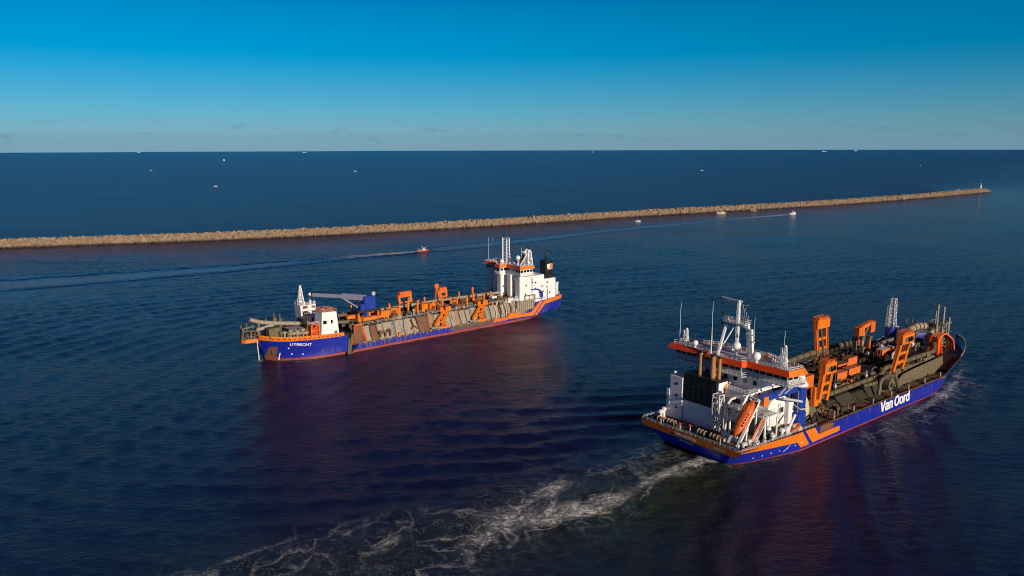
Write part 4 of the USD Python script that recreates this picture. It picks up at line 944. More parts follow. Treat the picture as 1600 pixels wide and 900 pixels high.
# bow coupling: big white pipe, masts
pA('bow_pipe', pipe([(128.5, 2.2, 11), (129.5, 2.0, 15.8), (135, 1.5, 17.0), (144, .8, 16.0), (150, .2, 15.4)], 1.35, 14, 2.6, rb=3.2), M['beige'], smooth=40)
pA('bow_pipe', pipe([(136, -2.4, 13.0), (141, -2.0, 15.0), (147, -1.2, 14.4)], .95, 12, 2.4), M['beige'], smooth=40)
for (x, y, z1) in ((141.0, -3.4, 25.6), (143.8, -4.4, 24.4), (142.2, -2.2, 22.6), (146.0, -5.6, 20.2), (145.2, -.8, 18.5)):
    m = pA('bow_mast', MB().tube([(x, y, 8.2), (x, y, z1)], .42, 8, .34), M['beige'])
    pA('mast_arm', MB().bar((x - .2, y + 1.6, z1 - .2), (x, y, z1 - .3), .22), M['beige'], parent=m); pA('mast_arm', MB().bar((x, y - 1.2, z1 - 5.4), (x, y + 1.2, z1 - 5.4), .22), M['beige'], parent=m)
bf = pA('bow_frame', lattice((143.6, -3.2), 4.4, 3.4, 8.2, 17.4, 4, .2), M['beige'])
pA('frame_platform', MB().box(141, 146.4, -6.2, -.4, 17.4, 17.6), M['olive'], parent=bf)
pA('railing', railing([(141, -6.2, 17.6), (146.4, -6.2, 17.6), (146.4, -.4, 17.6), (141, -.4, 17.6)], closed=True, step=1.3), M['lgrey'], parent=bf)
for (x, y) in ((136, 5.8), (138.6, 4.8), (141, 4.0)): pA('bow_light_post', MB().tube([(x, y, 8), (x, y, 19.4 - (x - 136) * .3)], .24, 7), M['olive'])
# bow anchor winches etc
for (x, y) in ((147, 5.0), (147.5, -5.6), (151.5, 2.6), (151.5, -2.4)):
    w = pA('anchor_winch', winch_frame(x, y, 8.2, 2.4), M['dark']); pA('drum', winch_drum(x, y, 8.2, 2.4), M['olive_dark'], parent=w)
pA('bow_railing', railing([(x, float(HA.half(x, float(a_sheer(x)))) - .2, float(a_sheer(x))) for x in np.linspace(134, 157, 14)], .7, 1.8), M['lgrey'])
pA('bow_railing', railing([(x, -float(HA.half(x, float(a_sheer(x)))) + .2, float(a_sheer(x))) for x in np.linspace(134, 157, 14)], .7, 1.8), M['lgrey'])
# many lesser fittings on the working deck
def fittings(P, mats, seed, spots, zf):
    rng = np.random.default_rng(seed)
    for (x, y) in spots:
        z = zf(x, y); s = rng.uniform(.7, 1.4); m = mats[rng.integers(len(mats))]; k = rng.integers(6)
        if k == 0: P('valve', valve(x, y, z + .5, s), m)
        elif k == 1: P('pipe_branch', pipe([(x, y, z), (x, y, z + 1.6 * s), (x + 2.4 * s, y + .3, z + 1.9 * s), (x + 2.6 * s, y + .3, z)], .32 * s, 8, 1.2), m)
        elif k == 2: P('machinery_box', MB().cbox(x - 1.2 * s, x + 1.2 * s, y - .8 * s, y + .8 * s, z, z + 1.5 * s, .12).box(x - .5, x + .6, y - .4, y + .5, z + 1.5 * s, z + 2.1 * s), m)
        elif k == 3: P('vent', vent(x, y, z, 2.4 * s, .5 * s), m)
        elif k == 4:
            w = P('winch', winch_frame(x, y, z, 1.8, .9), m); P('drum', winch_drum(x, y, z, 1.8, .9), mats[0], parent=w)
        else: P('tank', MB().cyl((x - 1.5 * s, y, z + .9 * s), (x + 1.5 * s, y, z + .9 * s), .75 * s, .75 * s, 12).box(x - 1.1 * s, x - .8 * s, y - .5 * s, y + .5 * s, z, z + .5 * s).box(x + .8 * s, x + 1.1 * s, y - .5 * s, y + .5 * s, z, z + .5 * s), m)
r_ = np.random.default_rng(21)
spots = [(x, y) for x in np.arange(46, 122, 4.2) for y in (-8.6, 7.2, 10.2, 12.6) if r_.random() < .72]
fittings(pA, [M['olive_dark'], M['olive'], M['dark'], M['brown'], M['olive_dark']], 5, [(x + r_.uniform(-1, 1), y + r_.uniform(-.8, .8)) for x, y in spots], lambda x, y: 9.0 if abs(y) < 10.5 else 8.2)
spots = [(x + r_.uniform(-1, 1), y + r_.uniform(-1, 1)) for x in np.arange(104, 132, 3.6) for y in (-3, 1.2, 5.2)]
fittings(pA, [M['olive'], M['olive_dark'], M['dark'], M['lgrey']], 6, spots, lambda x, y: 9.9)
spots = [(x + r_.uniform(-1, 1), s * y + r_.uniform(-.6, .6)) for s in (-1, 1) for x in np.arange(39, 60, 3.2) for y in (11.2, 14.2) if r_.random() < .8]
fittings(pA, [M['brown'], M['olive_dark'], M['olive'], M['dark']], 7, spots, lambda x, y: 4.4)
r2 = np.random.default_rng(33)
for k in range(34):                                             # hoses and small pipes run across the hopper
    x, y = r2.uniform(45, 120), r2.choice([-8.5, -6.5, 6, 8, 11, 13.5]); L = r2.uniform(3, 9)
    pA('hose', MB().tube(bend([(x, y, 9.4), (x + L * .3, y + r2.uniform(-1, 1), 10.4 + r2.uniform(0, 1.2)), (x + L * .7, y + r2.uniform(-1.5, 1.5), 9.8), (x + L, y + r2.uniform(-1, 1), 9.2)], 1.2), r2.uniform(.16, .34), 6), M[('dark', 'olive_dark', 'brown', 'olive')[k % 4]])
for k in range(16):
    x, s_ = 45 + 4.8 * k, (-1 if k % 2 else 1)
    pA('control_post', MB().bar((x, s_ * 9.2, 9.0), (x, s_ * 9.2, 10.8 + r2.uniform(0, 1.6)), .3).box(x - .5, x + .5, s_ * 9.2 - .3, s_ * 9.2 + .3, 10.2, 11.0), M[('olive', 'orange_worn', 'dark', 'lgrey')[k % 4]])
pA('catwalk', MB().box(46, 92, 4.6, 6.0, 10.9, 11.0).mesh(trimesh.Trimesh(*railing([(46, 4.6, 11.0), (92, 4.6, 11.0)], step=2).data(), process=False)), M['olive_dark'])
pA('catwalk', MB().box(42, 120, 12.6, 14.0, 9.9, 10.05).mesh(trimesh.Trimesh(*railing([(42, 14, 10.05), (120, 14, 10.05)], step=2).data(), process=False)), M['olive'])
pA('port_pipe', pipe([(60, 15.2, 10.6), (86, 15.4, 11.6), (112, 15.2, 11.4)], 1.0, 12, 4), M['olive'], label='long suction pipe stowed on the port side')
pA('port_cradle', MB().box(62, 63, 13, 16.8, 4.4, 9.8).box(76, 77, 13, 16.8, 4.4, 10.3).box(103, 104, 13, 16.8, 4.4, 10.5), M['olive'])

# ---- things carried on the near ship
_h = A_H
def onA(x, y, z): return A_W((x, y, z))
cg = 'orange containers on the near dredger'
container_thing('orange container with green end standing nearest the aft gantry', *onA(69.0, -5.0, 10.12), _h, M['orange_worn'], end=M['green'], group=cg)
container_thing('orange container end to end ahead of the green-ended one', *onA(77.4, -4.6, 10.12), _h, M['orange_worn'], L=7.4, group=cg)
container_thing('rust-brown sided orange container inboard of the green-ended one', *onA(78.6, .2, 10.12), _h, M['orange_worn'], L=6.4, group=cg, roof=M['brown'])
container_thing('orange container beside the white posts amidships', *onA(89, 2.4, 10.12), _h, M['orange_worn'], group=cg, roof=M['brown'])
container_thing('long low orange container with ribbed roof beside the forward starboard gantry', *onA(110.6, .8, 10.12), _h, M['orange_worn'], L=9.0, group=cg, roof=M['lgrey'])

def lifeboat(label, c, rz, pitch, L=11.6, W=3.3):
    t = thing('lifeboat', label, 'lifeboat', c, rz)
    rows = []; n = 16; m = 14
    cp, sp = math.cos(pitch), math.sin(pitch)
    R = lambda v: np.stack([v[:, 0] * cp - v[:, 2] * sp, v[:, 1], v[:, 0] * sp + v[:, 2] * cp], -1)
    for i in range(n + 1):
        s = -1 + 2 * i / n; e = max(1 - abs(s) ** 3.2, 0) ** .6 + .02
        rows.append([(s * L / 2, W / 2 * e * math.cos(a), (1.6 if math.sin(a) > 0 else 1.35) * (e if math.sin(a) > 0 else e ** .7) * math.sin(a)) for a in np.linspace(0, 2 * np.pi, m, endpoint=False)])
    V = np.array(rows).reshape(-1, 3); f = np.array([(i * m + j, (i + 1) * m + j, (i + 1) * m + (j + 1) % m, i * m + (j + 1) % m) for i in range(n) for j in range(m)])
    put(t, 'hull', MB().add(R(V), f[:, ::-1]), M['boat_orange'], smooth=True)
    b = MB().cbox(L * .12, L * .30, -.8, .8, 1.0, 2.0, .2); b.xf(R); put(t, 'cockpit', b, M['orange_worn'])
    b = MB()
    for k in range(5): b.box(-L * .25 + k * .9, -L * .25 + k * .9 + .5, -W * .43, W * .43, .76, 1.14)
    b.xf(R); put(t, 'window_band', b, M['glass'])
    b = MB().bar((-L * .48, 0, 0), (L * .48, 0, -.02), W * .96, .2); b.xf(R); put(t, 'fender', b, M['dark'])
lifeboat('orange enclosed lifeboat tilted on its white launching ramp at the stern', onA(8.6, -11.9, 12.2), _h, math.radians(46))
def rescue_boat(label, c, rz, L=6.4):
    t = thing('rescue_boat', label, 'rescue boat', c, rz)
    put(t, 'hull', hull_form(L, L * .36, .7, draft=.35), M['orange'])
    for s in (-1, 1): put(t, 'inflated_collar', MB().tube(bend([(-L * .48, s * L * .17, .7), (L * .2, s * L * .18, .72), (L * .48, s * .1, .95)], 1.6), .28, 8), M['orange'], smooth=True)
    put(t, 'console', MB().cbox(-.6, .2, -.4, .4, .5, 1.5, .1), M['lgrey']); put(t, 'outboard_engine', MB().cbox(-L * .52, -L * .44, -.25, .25, .3, 1.5, .08), M['dark'])
rescue_boat('small open orange rescue boat on deck by the white davit', onA(27.6, -15.3, 5.5), _h + .1)
# ================================================================ the far dredger
sU = thing('dredger', 'far blue dredger lying broadside, bow to the left, with white towers and black funnels', 'dredger', (*U_POS, 0), U_H)
def pU(name, mb, mat, label=None, parent=None, smooth=False, kind=None): return put(parent or sU, name, mb, mat, label, smooth, kind)
def u_bw(x):
    x = np.asarray(x, float)
    st = 8.0 + 6.0 * np.clip((x - 6) / 22, 0, 1) ** .7
    return np.minimum(st, 14) * np.clip(1 - np.clip((x - 124) / 31.0, 0, 1) ** 2.6, 0, 1) ** .8
def u_bd(x):
    x = np.asarray(x, float)
    st = 12.6 + 1.4 * np.clip(x / 9, 0, 1) ** .7
    return st * np.clip(1 - np.clip((x - 128) / 30.3, 0, 1) ** 2.8, 0, 1) ** .6
def u_sheer(x):
    return np.interp(x, [0, 12, 19.4, 20.0, 24, 26, 36.9, 125.0, 125.4, 150, 158.5], [9.9, 8.7, 8.2, 5.2, 5.0, 3.55, 3.5, 3.45, 8.6, 9.9, 10.7])
HU = Hull(lambda z: np.interp(z, [-2, 0, 2.2, 3.0, 10], [25, 18.5, 3.2, .9, -.4]), lambda z: 154.4 + 3.6 * np.minimum(np.maximum(z, -2) / 10.0, 1.05) ** 1.0, u_bw, u_bd, u_sheer, 8.0)
_xu = np.r_[np.linspace(0, 19.4, 14), 20.0, 22, 24, 26, 31, 36.4, 36.9, np.linspace(44, 121.5, 14), 121.55, 125.4, np.linspace(127, 158.4, 30)]
_xa = _xu[_xu < 121.52]; 
# the shell in two lengths with the pipe slot between them
def shell_part(xs, z0, z1f, nz):
    mb = MB()
    for side in (1, -1):
        rows = []
        for k in range(nz + 1):
            z = z0 + (z1f(xs) - z0) * k / nz
            u = xs / 158.4
            X = HU.xs(z) * (1 - u) + HU.xe(z) * u
            rows.append(np.stack([X, side * HU.half(X, z), z], -1))
        V = np.array(rows); n = V.shape[1]
        f = np.array([(k * n + i, k * n + i + 1, (k + 1) * n + i + 1, (k + 1) * n + i) for k in range(nz) for i in range(n - 1)])
        mb.add(V.reshape(-1, 3), f if side < 0 else f[:, ::-1])
        if side > 0: P = V
        else:
            for col, flip in ((0, False), (-1, True)):
                W = np.vstack([P[:, col], V[:, col]]); m = nz + 1
                g = np.array([(k, k + 1, m + k + 1, m + k) for k in range(nz)])
                mb.add(W, g[:, ::-1] if flip else g)
            W = np.vstack([P[-1], V[-1]]) ; g = np.array([(i, n + i, n + i + 1, i + 1) for i in range(n - 1)]); mb.add(W, g)
    return mb
hullU = pU('hull', shell_part(_xa, 1.02, lambda x: np.where(x > 36.6, 3.45, u_sheer(x)), 6), M['blue_worn'], smooth=40)
pU('bow_hull', shell_part(_xu[_xu > 125], 1.02, u_sheer, 8), M['blue'], parent=hullU, smooth=40)
pU('waterline_band', shell_part(_xa, -2.0, lambda x: 0 * x + 1.02, 2), M['red'], parent=hullU, smooth=40)
pU('bow_waterline_band', shell_part(_xu[_xu > 125], -2.0, lambda x: 0 * x + 1.02, 2), M['red'], parent=hullU, smooth=40)
rW = np.random.default_rng(41)
for s in (1, -1):
    # bow: orange band along the top, rust below the anchor, the name
    bx = np.linspace(125.6, 157.9, 18)
    up_ = [(x, float(u_sheer(x)) + .75) for x in bx]; lo_ = [(x, float(u_sheer(x)) - .75 - .5 * (x - 125) / 33) for x in bx[::-1]]
    pU('orange_bulwark', HU.patch(up_ + lo_, s), M['orange'], parent=hullU)
    pU('bulwark_inside', HU.patch(up_ + [(x, float(u_sheer(x)) + .02) for x in bx[::-1]], s, -.12), M['orange_worn'], parent=hullU)
    for k in range(15): pU('freeing_port', HU.patch([(x + 1.9 * k, float(u_sheer(x + 1.9 * k)) - .45) for x in (127.0, 127.9)] + [(x + 1.9 * k, float(u_sheer(x + 1.9 * k)) - .12) for x in (127.9, 127.0)], s, .08), M['dark'], parent=hullU)
    pU('wet_band', HU.patch([(22, -.5), (121.3, -.5), (121.3, .28), (22, .28)], s, .03, step=(6, 2)), M['brown'], parent=hullU); pU('wet_band', HU.patch([(125.6, -.5), (154.0, -.5), (154.2, .28), (125.6, .28)], s, .03, step=(1.5, 2)), M['brown'], parent=hullU)
    for k in range(22):
        x = 40 + 3.7 * k + rW.uniform(-1.2, 1.2); w = rW.uniform(.25, 1.1); pU('rust_run', HU.patch([(x, 3.3), (x + w, 3.3), (x + w * .7, rW.uniform(1.1, 2.2)), (x + w * .3, 1.1)], s, .05, step=(3, 3)), M[('brown', 'olive', 'brown')[k % 3]], parent=hullU)
    pU('ship_name', HU.text('UTRECHT', 148.2, 6.85, 1.15, s, fwd=(s < 0), squeeze=1.12, slope=-0.14) if s > 0 else HU.text('UTRECHT', 140.2, 6.0, 1.15, s, fwd=True, squeeze=1.12, slope=0.12), M['mark'], parent=hullU)
    pU('anchor_pocket', HU.patch([(151.6, 2.0), (155.0, 2.0), (154.6, 6.0), (153.6, 6.9), (153.1, 6.1), (152.4, 6.8), (151.9, 6.0)], s, .06), M['brown'], parent=hullU)
    pU('rust_stain', HU.patch([(150.9, 1.05), (155.1, 1.05), (155.0, 2.0), (151.5, 2.0)], s, .05), M['brown'], parent=hullU)
    an = pU('anchor', MB().bar((153.4, s * float(HU.half(153.4, 5)) + s * .3, 3.2), (153.4, s * float(HU.half(153.4, 5)) + s * .4, 6.0), .35).bar((152.2, s * float(HU.half(152.2, 3.4)) + s * .3, 4.2), (153.4, s * float(HU.half(153.4, 3.0)) + s * .4, 3.0), .4).bar((154.4, s * float(HU.half(154.4, 3.4)) + s * .35, 4.2), (153.4, s * float(HU.half(153.4, 3.0)) + s * .4, 3.0), .4), M['brown'], parent=hullU)
    for (x, z) in ((148.0, 5.3), (146.6, 2.6), (142.6, 2.2)): pU('hull_mark', HU.patch([(x, z), (x + .5, z), (x + .5, z + .5), (x, z + .5)], s, .08), M['mark'], parent=hullU)
    pU('draught_mark', HU.patch([(150.6, .3), (150.95, .3), (150.95, 3.6), (150.6, 3.6)], s, .08), M['mark'], parent=hullU)
    pU('salt_patch', HU.patch([(127.5, 1.6), (136.8, 1.3), (137.6, 2.5), (134.5, 3.9), (129.5, 4.4), (127, 3.2)], s, .045), M['blue_worn'], parent=hullU)
    # stern: orange top band and the two slanting bands
    sx = np.linspace(0.6, 15.0, 10)
    pU('orange_band', HU.patch([(x, float(u_sheer(x)) - .05) for x in np.linspace(.6, 12.7, 10)] + [(12.7, 6.75)] + [(x, float(u_sheer(x)) - 2.0) for x in np.linspace(12.0, .6, 10)], s), M['orange'], parent=hullU)
    pU('slant_band', HU.patch([(13.6, 8.3), (12.75, 8.4), (12.75, 6.7), (18.4, 1.6), (19.9, 1.6)], s), M['orange'], parent=hullU)
    pU('slant_band', HU.patch([(16.7, 8.2), (14.3, 8.3), (20.7, 1.7), (27, 1.9), (36.9, 2.1), (36.9, 3.42), (26.4, 3.5), (22.4, 3.5)], s), M['orange'], parent=hullU)
    pU('worn_orange_patch', HU.patch([(36.9, 1.75), (46.5, 1.6), (46.0, 3.4), (36.9, 3.42)], s, .06), M['orange_worn'], parent=hullU)
    pU('mud_patch', HU.patch([(47, 1.2), (70, 1.2), (72.5, 2.5), (68, 3.42), (46.6, 3.42)], s, .04), M['brown'] if s < 0 else paint('mud_stained_shell', (0.12, 0.075, 0.06), .6, rust=.35, dirt=.5), parent=hullU)
    pU('orange_step', MB().cbox(29.6, 36.9, min(s * 13.9, s * 14.12), max(s * 13.9, s * 14.12), 2.2, 4.4, .05).cbox(33.4, 37.0, min(s * 13.2, s * 14.2), max(s * 13.2, s * 14.2), 2.2, 4.9, .2), M['orange'], parent=hullU)
    # kerb along the side deck: a row of small freeing ports
    for k in range(36): pU('freeing_port', MB().box(44 + 2.1 * k, 45.3 + 2.1 * k, min(s * 13.95, s * 14.07), max(s * 13.95, s * 14.07), 3.2, 3.62), M['olive'] if k % 2 else M['beige'])
# slot between bow and hopper with the pipe trunk
pU('slot_block', MB().box(121.4, 125.6, -12.6, 12.6, -2, 8.2), M['dark'])
pU('slot_pipe', MB().tube([(121.9, 14.2, 8.2), (123.2, 14.4, 2.6), (123.6, 14.5, -1.6)], .55, 10).tube([(123.4, 14.3, 6.5), (124.6, 14.4, -1.4)], .35, 8), M['olive'])
pU('slot_frame', MB().bar((121.2, 13.6, 3.4), (121.2, 13.6, 10.5), .5).bar((122.3, 13.6, 0.8), (122.3, 13.6, 9.0), .4), M['dark'])
pU('bow_deck', MB().add(np.vstack([(lambda L: np.vstack([L, L * (1, -1, 1)]))(np.array([(x, float(HU.half(x, float(u_sheer(x)))) - .3, float(u_sheer(x)) + .03) for x in np.linspace(125.7, 157.6, 20)]))]), np.array([(i, 20 + i, 21 + i, i + 1) for i in range(19)])), M['olive_dark'])
pU('stern_deck', MB().add(np.vstack([(lambda L: np.vstack([L, L * (1, -1, 1)]))(np.array([(x, float(HU.half(x, 7)) - .3, float(u_sheer(x)) + .03) for x in np.linspace(.6, 15, 12)]))]), np.array([(i, 12 + i, 13 + i, i + 1) for i in range(11)])), M['grey'])
# bow outreach with rollers and the loading boom
ou = pU('bow_platform', MB().prism([(155.5, -6.2), (162.4, -4.6), (163.4, 0), (162.4, 1.6), (156.6, 2.6)], 8.2, 9.6), M['orange'], label='orange-edged work platform overhanging the bow')
pU('platform_deck', MB().prism([(155.5, -6.0), (162.2, -4.4), (163.0, 0), (162.1, 1.3), (156.6, 2.3)], 9.6, 9.72), M['olive'], parent=ou)
for (a, b, h) in ((156.5, -5.6, 14), (159.2, -5, 15.4), (162, -3.6, 14.6), (162.6, -.2, 13.6), (160, 1.4, 13.2), (157.4, 2.0, 14.2)): pU('platform_post', MB().bar((a, b, 9.6), (a, b, h), .5), M['olive'], parent=ou)
pU('platform_frame', MB().bar((156.5, -5.6, 13), (162, -3.6, 13), .5).bar((162, -3.6, 12.6), (162.6, -.2, 12.6), .5).bar((157.4, 2, 12.8), (162.6, -.2, 12.8), .5).bar((157, -2, 14), (162.4, -2, 13.4), .6), M['olive'], parent=ou)
for k in range(3): pU('roller', MB().cyl((157.8 + 1.7 * k, -3.4, 11.2), (157.8 + 1.7 * k, .6, 11.2), .8, .8, 12), M['olive_dark'], parent=ou)
pU('platform_railing', railing([(156.6, 2.3, 9.7), (162.2, 1.3, 9.7), (163.1, 0, 9.7), (162.2, -4.3, 9.7)], 1.1, 1.2), M['beige'], parent=ou)
bm = pU('loading_boom', pipe([(159.5, -.6, 17.2), (155.5, -.4, 15.6), (150, -.2, 14.4), (138.4, .2, 12.6)], .85, 12, 3.2), M['beige'], label='long beige pipe sloping down across the foredeck')
pU('boom_support', MB().bar((150.4, -2.4, 9.6), (150.4, -.6, 14), .8).bar((150.4, 1.8, 9.6), (150.4, .4, 14), .8).bar((156, -.4, 9.6), (156, -.4, 15.2), .9), M['olive'], parent=bm)
pU('boom_cover', MB().slab([(0, 0), (7.0, -1.0), (7.2, -2.2), (0, -1.4)], (151.2, 3.2, 15.0), (1, 0, 0), (0, 0, 1), .3), M['beige'], parent=bm)
for (x, y, h) in ((148.6, -2, 18.4), (146.4, -1.4, 17.8), (152.4, -1.5, 16.8)): pU('foredeck_post', MB().bar((x, y, 9.8), (x, y, h - 2.2), 1.3).tube([(x, y, h - 2.2), (x, y, h)], .25, 7), M['olive'])
pU('foredeck_house', MB().cbox(150.2, 155.2, 4.4, 8.2, 9.9, 14.2, .3), M['olive'])
for k in range(9): pU('mushroom_vent', vent(150.8 - 1.3 * k, 9.4 + .3 * (k % 3), 9.6, 3.4 - .25 * (k % 3), .75), M['beige'] if k % 2 else M['olive'])
pU('deck_shed', MB().cbox(139.5, 146.5, 2.5, 8.0, 9.6, 11.8, .3), M['olive_dark']); pU('shed_roof', MB().slab([(0, 0), (7.4, .7), (7.4, .95), (0, .25)], (139.2, 2.1, 11.8), (1, 0, 0), (0, 0, 1), -6.4), M['grey'])
pU('deck_pipe', pipe([(137, 10.8, 10.6), (148, 9.6, 11.4)], .6, 10, 2.5), M['beige'])
pU('dark_winch_house', MB().cbox(133.6, 138.6, -2.4, 3.4, 9.3, 15.0, .6), M['dark'])
of = pU('orange_frame', lattice((138.2, 12.0), 3.6, 3.2, 9.4, 14.4, 2, .26), M['orange_worn'], label='orange framework beside the forward white tower')
for k in range(3): pU('frame_bottle', MB().cyl((137.2 + k, 12.6, 9.4), (137.2 + k, 12.6, 13.2), .42), M['redorange'], parent=of)
pU('frame_railing', railing([(136.4, 13.7, 14.5), (140, 13.7, 14.5), (140, 10.4, 14.5)], 1.2, 1), M['white'], parent=of)
# two white tower houses on the forecastle
def wall_window(x0, x1, y, z0, z1, parent, d=.06): pU('window', MB().box(x0, x1, y - d, y + d, z0, z1), M['brown'] if d > .065 else M['glass'], parent=parent)
w1 = pU('tower_house', MB().slab([(127.6, 8.8), (135.6, 9.3), (134.9, 18.9), (128.5, 18.6)], (0, 13.6, 0), (1, 0, 0), (0, 0, 1), 6.2), M['white'], label='white tower house nearer the camera on the forecastle')
wall_window(133.0, 134.6, 13.6, 14.0, 15.4, w1); wall_window(130.3, 131.1, 13.6, 13.9, 15.3, w1); pU('door', MB().box(128.5, 129.7, 13.5, 13.66, 9.4, 10.6), M['brown'], parent=w1)
pU('roof_railing', railing([(135.0, 13.5, 18.9), (128.5, 13.5, 18.6), (128.5, 7.6, 18.6), (135, 7.6, 18.9)], 1.3, 1.1, closed=True, r=.07), M['orange_worn'], parent=w1)
for k in range(4): pU('roof_vent', vent(129.4 + 1.5 * k, 10.5 + (k % 2), 18.8, 1.3, .4), M['beige'], parent=w1)
w2 = pU('tower_house', MB().slab([(126.6, 9.0), (133.8, 9.0), (134.4, 18.4), (127.2, 18.2)], (0, -7.8, 0), (1, 0, 0), (0, 0, 1), 6.0), M['white'], label='white tower house with a mast on the far side of the forecastle')
for (x0, x1) in ((131.0, 133.3), (127.4, 129.2)):
    for zz in (12.6, 14.6, 16.8): 
        if x0 < 130 and zz < 14: continue
        wall_window(x0, x1, -7.8, zz, zz + (1.2 if x0 > 130 else .9), w2, .07)
pU('roof_rail', railing([(134.2, -7.9, 18.4), (127.2, -7.9, 18.2), (127.2, -13.6, 18.2), (134.2, -13.6, 18.4)], 1.1, 1.1, closed=True), M['white'], parent=w2)
pU('signal_mast', lattice((133.2, -9.6), 2.2, .6, 18.4, 25.6, 5, .16), M['white'], parent=w2); pU('mast_lamp', MB().cyl((133.2, -9.6, 25.6), (133.2, -9.6, 26.8), .5), M['white'], parent=w2)
pU('funnel_pipe', MB().tube([(129.2, -9.0, 18.2), (129.2, -9.0, 23.2)], .5, 10), M['white'], parent=w2); pU('roof_mast', MB().bar((127.6, -8.4, 18.2), (127.6, -8.4, 22.6), .22).bar((128.4, -8.6, 22.8), (125.8, -8.6, 21.6), .14), M['white'], parent=w2)
# anchor chain
pU('anchor_chain', MB().tube([(157.4, .6, 8.4), (157.1, .6, 4), (156.9, .6, -1)], .2, 6), M['white_worn'])
# ---- hopper: sloping plates, piping and towers
hwU = pU('hopper_well', MB().box(26, 121, -9.0, 9.0, 3.4, 7.2), M['mud'])
rU = np.random.default_rng(17)
for s in (1, -1):
    pU('side_deck', MB().box(22.4, 121.3, min(s * 11.8, s * 13.85), max(s * 11.8, s * 13.85), 3.3, 3.52), M['olive'])
    n = 33
    for k in range(n):
        x0, x1 = 23 + k * 2.96, 23 + (k + 1) * 2.96 - .10; h = 9.9 + rU.uniform(-.5, .3); mt = ('beige', 'beige', 'beige_rusty', 'beige', 'beige_grey', 'brown')[rU.integers(6)]
        v = [(x0, 13.1 * s, 3.5), (x1, 13.1 * s, 3.5), (x1, 10.6 * s, h), (x0, 10.6 * s, h), (x0, 9 * s, 3.5), (x1, 9 * s, 3.5), (x1, 9 * s, h), (x0, 9 * s, h)]
        f = np.array([(0, 1, 2, 3), (3, 2, 6, 7), (5, 4, 7, 6), (0, 3, 7, 4), (1, 5, 6, 2)])
        pU('coaming_plate', MB().add(v, f if s < 0 else f[:, ::-1]), M[mt], parent=hwU)
    for k in (2, 5, 8, 13, 16, 22, 26, 29): pU('plate_rib', MB().bar((23 + k * 2.96, 13.25 * s, 3.5), (23 + k * 2.96, 10.6 * s, 9.8), .26, .3), M['olive_dark'], parent=hwU)
    for k in range(26):
        x = 26 + 3.6 * k + rU.uniform(-1, 1); kind = rU.integers(4)
        if kind == 0: pU('plate_ladder', ladder((x, 13.25 * s, 3.6), (x, 10.75 * s, 9.8), .7), M['olive_dark'], parent=hwU)
        elif kind == 1: pU('plate_pipe', MB().tube(bend([(x, 13.3 * s, 3.6), (x + .4, 12.3 * s, 6.4), (x + rU.uniform(-.6, 1.2), 10.9 * s, 9.9)], .8), rU.uniform(.12, .24), 6), M[('olive_dark', 'brown', 'dark')[k % 3]], parent=hwU)
        elif kind == 2:
            a, w = rU.uniform(.1, .5), rU.uniform(.3, .9); P3 = lambda t, d: np.array((x + d, (13.1 - 2.5 * t) * s + .05 * s, 3.5 + 6.2 * t + .03))
            m_ = MB(); V4 = np.array([P3(a, 0), P3(a, w), P3(1, w * .8), P3(1, .1)]); m_.add(V4, [(0, 1, 2, 3)] if s < 0 else [(3, 2, 1, 0)]); pU('rust_streak', m_, M['brown'] if k % 2 else M['olive'], parent=hwU)
        else: pU('deck_box', MB().cbox(x - .6, x + .7, min(12.5 * s, 13.6 * s), max(12.5 * s, 13.6 * s), 3.52, 4.3 + rU.uniform(0, .8), .08), M[('olive', 'brown', 'orange_worn')[k % 3]], parent=hwU)
    pU('coaming_railing', railing([(24, 10.4 * s, 10.0), (121, 10.4 * s, 10.0)], 1.1, 2.2), M['lgrey'], parent=hwU)
    pU('coaming_walkway', MB().box(24, 121, min(9.2 * s, 10.5 * s), max(9.2 * s, 10.5 * s), 9.85, 10.0), M['olive_dark'], parent=hwU)
for k in range(12): pU('hopper_beam', MB().bar((30 + 8.0 * k, -9.4, 9.4), (30 + 8.0 * k, 9.4, 9.4), 1.0, 1.2), M['olive_dark'], parent=hwU)
pU('hopper_girder', MB().bar((26, 3, 9.6), (121, 3, 9.6), 1.2, 1.2), M['olive'], parent=hwU); pU('hopper_girder', MB().bar((26, -3, 9.6), (121, -3, 9.6), 1.2, 1.2), M['olive'], parent=hwU)
pU('discharge_pipe', pipe([(28, 6.6, 10.8), (90, 6.6, 11.2), (118, 6.2, 11.4), (130, 3, 12.0)], .8, 12, 4), M['olive'])
pU('discharge_pipe', pipe([(28, -6.6, 11.4), (118, -6.6, 11.8)], .9, 12, 4), M['olive'])
pU('distribution_pipe', pipe([(30, 0, 12.6), (70, 0, 13.4), (100, 0, 13)], .7, 12, 4), M['beige'])
for k in range(24):                                              # orange valve towers down the hopper
    x = 41 + 3.2 * k + rU.uniform(-.8, .8); y = (4.6, -4.6, 7.8)[k % 3]; h = rU.uniform(13.6, 16.2)
    v_ = pU('valve_cylinder', MB().tube([(x, y, 9.6), (x, y, h)], .52, 9).cyl((x, y, h - .1), (x, y, h + .5), .34), M['orange'] if k % 4 else M['orange_worn']); pU('cylinder_foot', MB().cbox(x - .9, x + .9, y - .8, y + .8, 9.6, 11.2, .1), M['olive'], parent=v_)
spots = [(x + rU.uniform(-1, 1), y + rU.uniform(-.8, .8)) for x in np.arange(27, 121, 2.5) for y in (-8.2, -1.6, 2.0, 5.6, 8.6) if rU.random() < .86]
fittings(pU, [M['olive'], M['olive_dark'], M['dark'], M['brown'], M['orange_worn'], M['brown'], M['beige']], 8, spots, lambda x, y: 10.0)
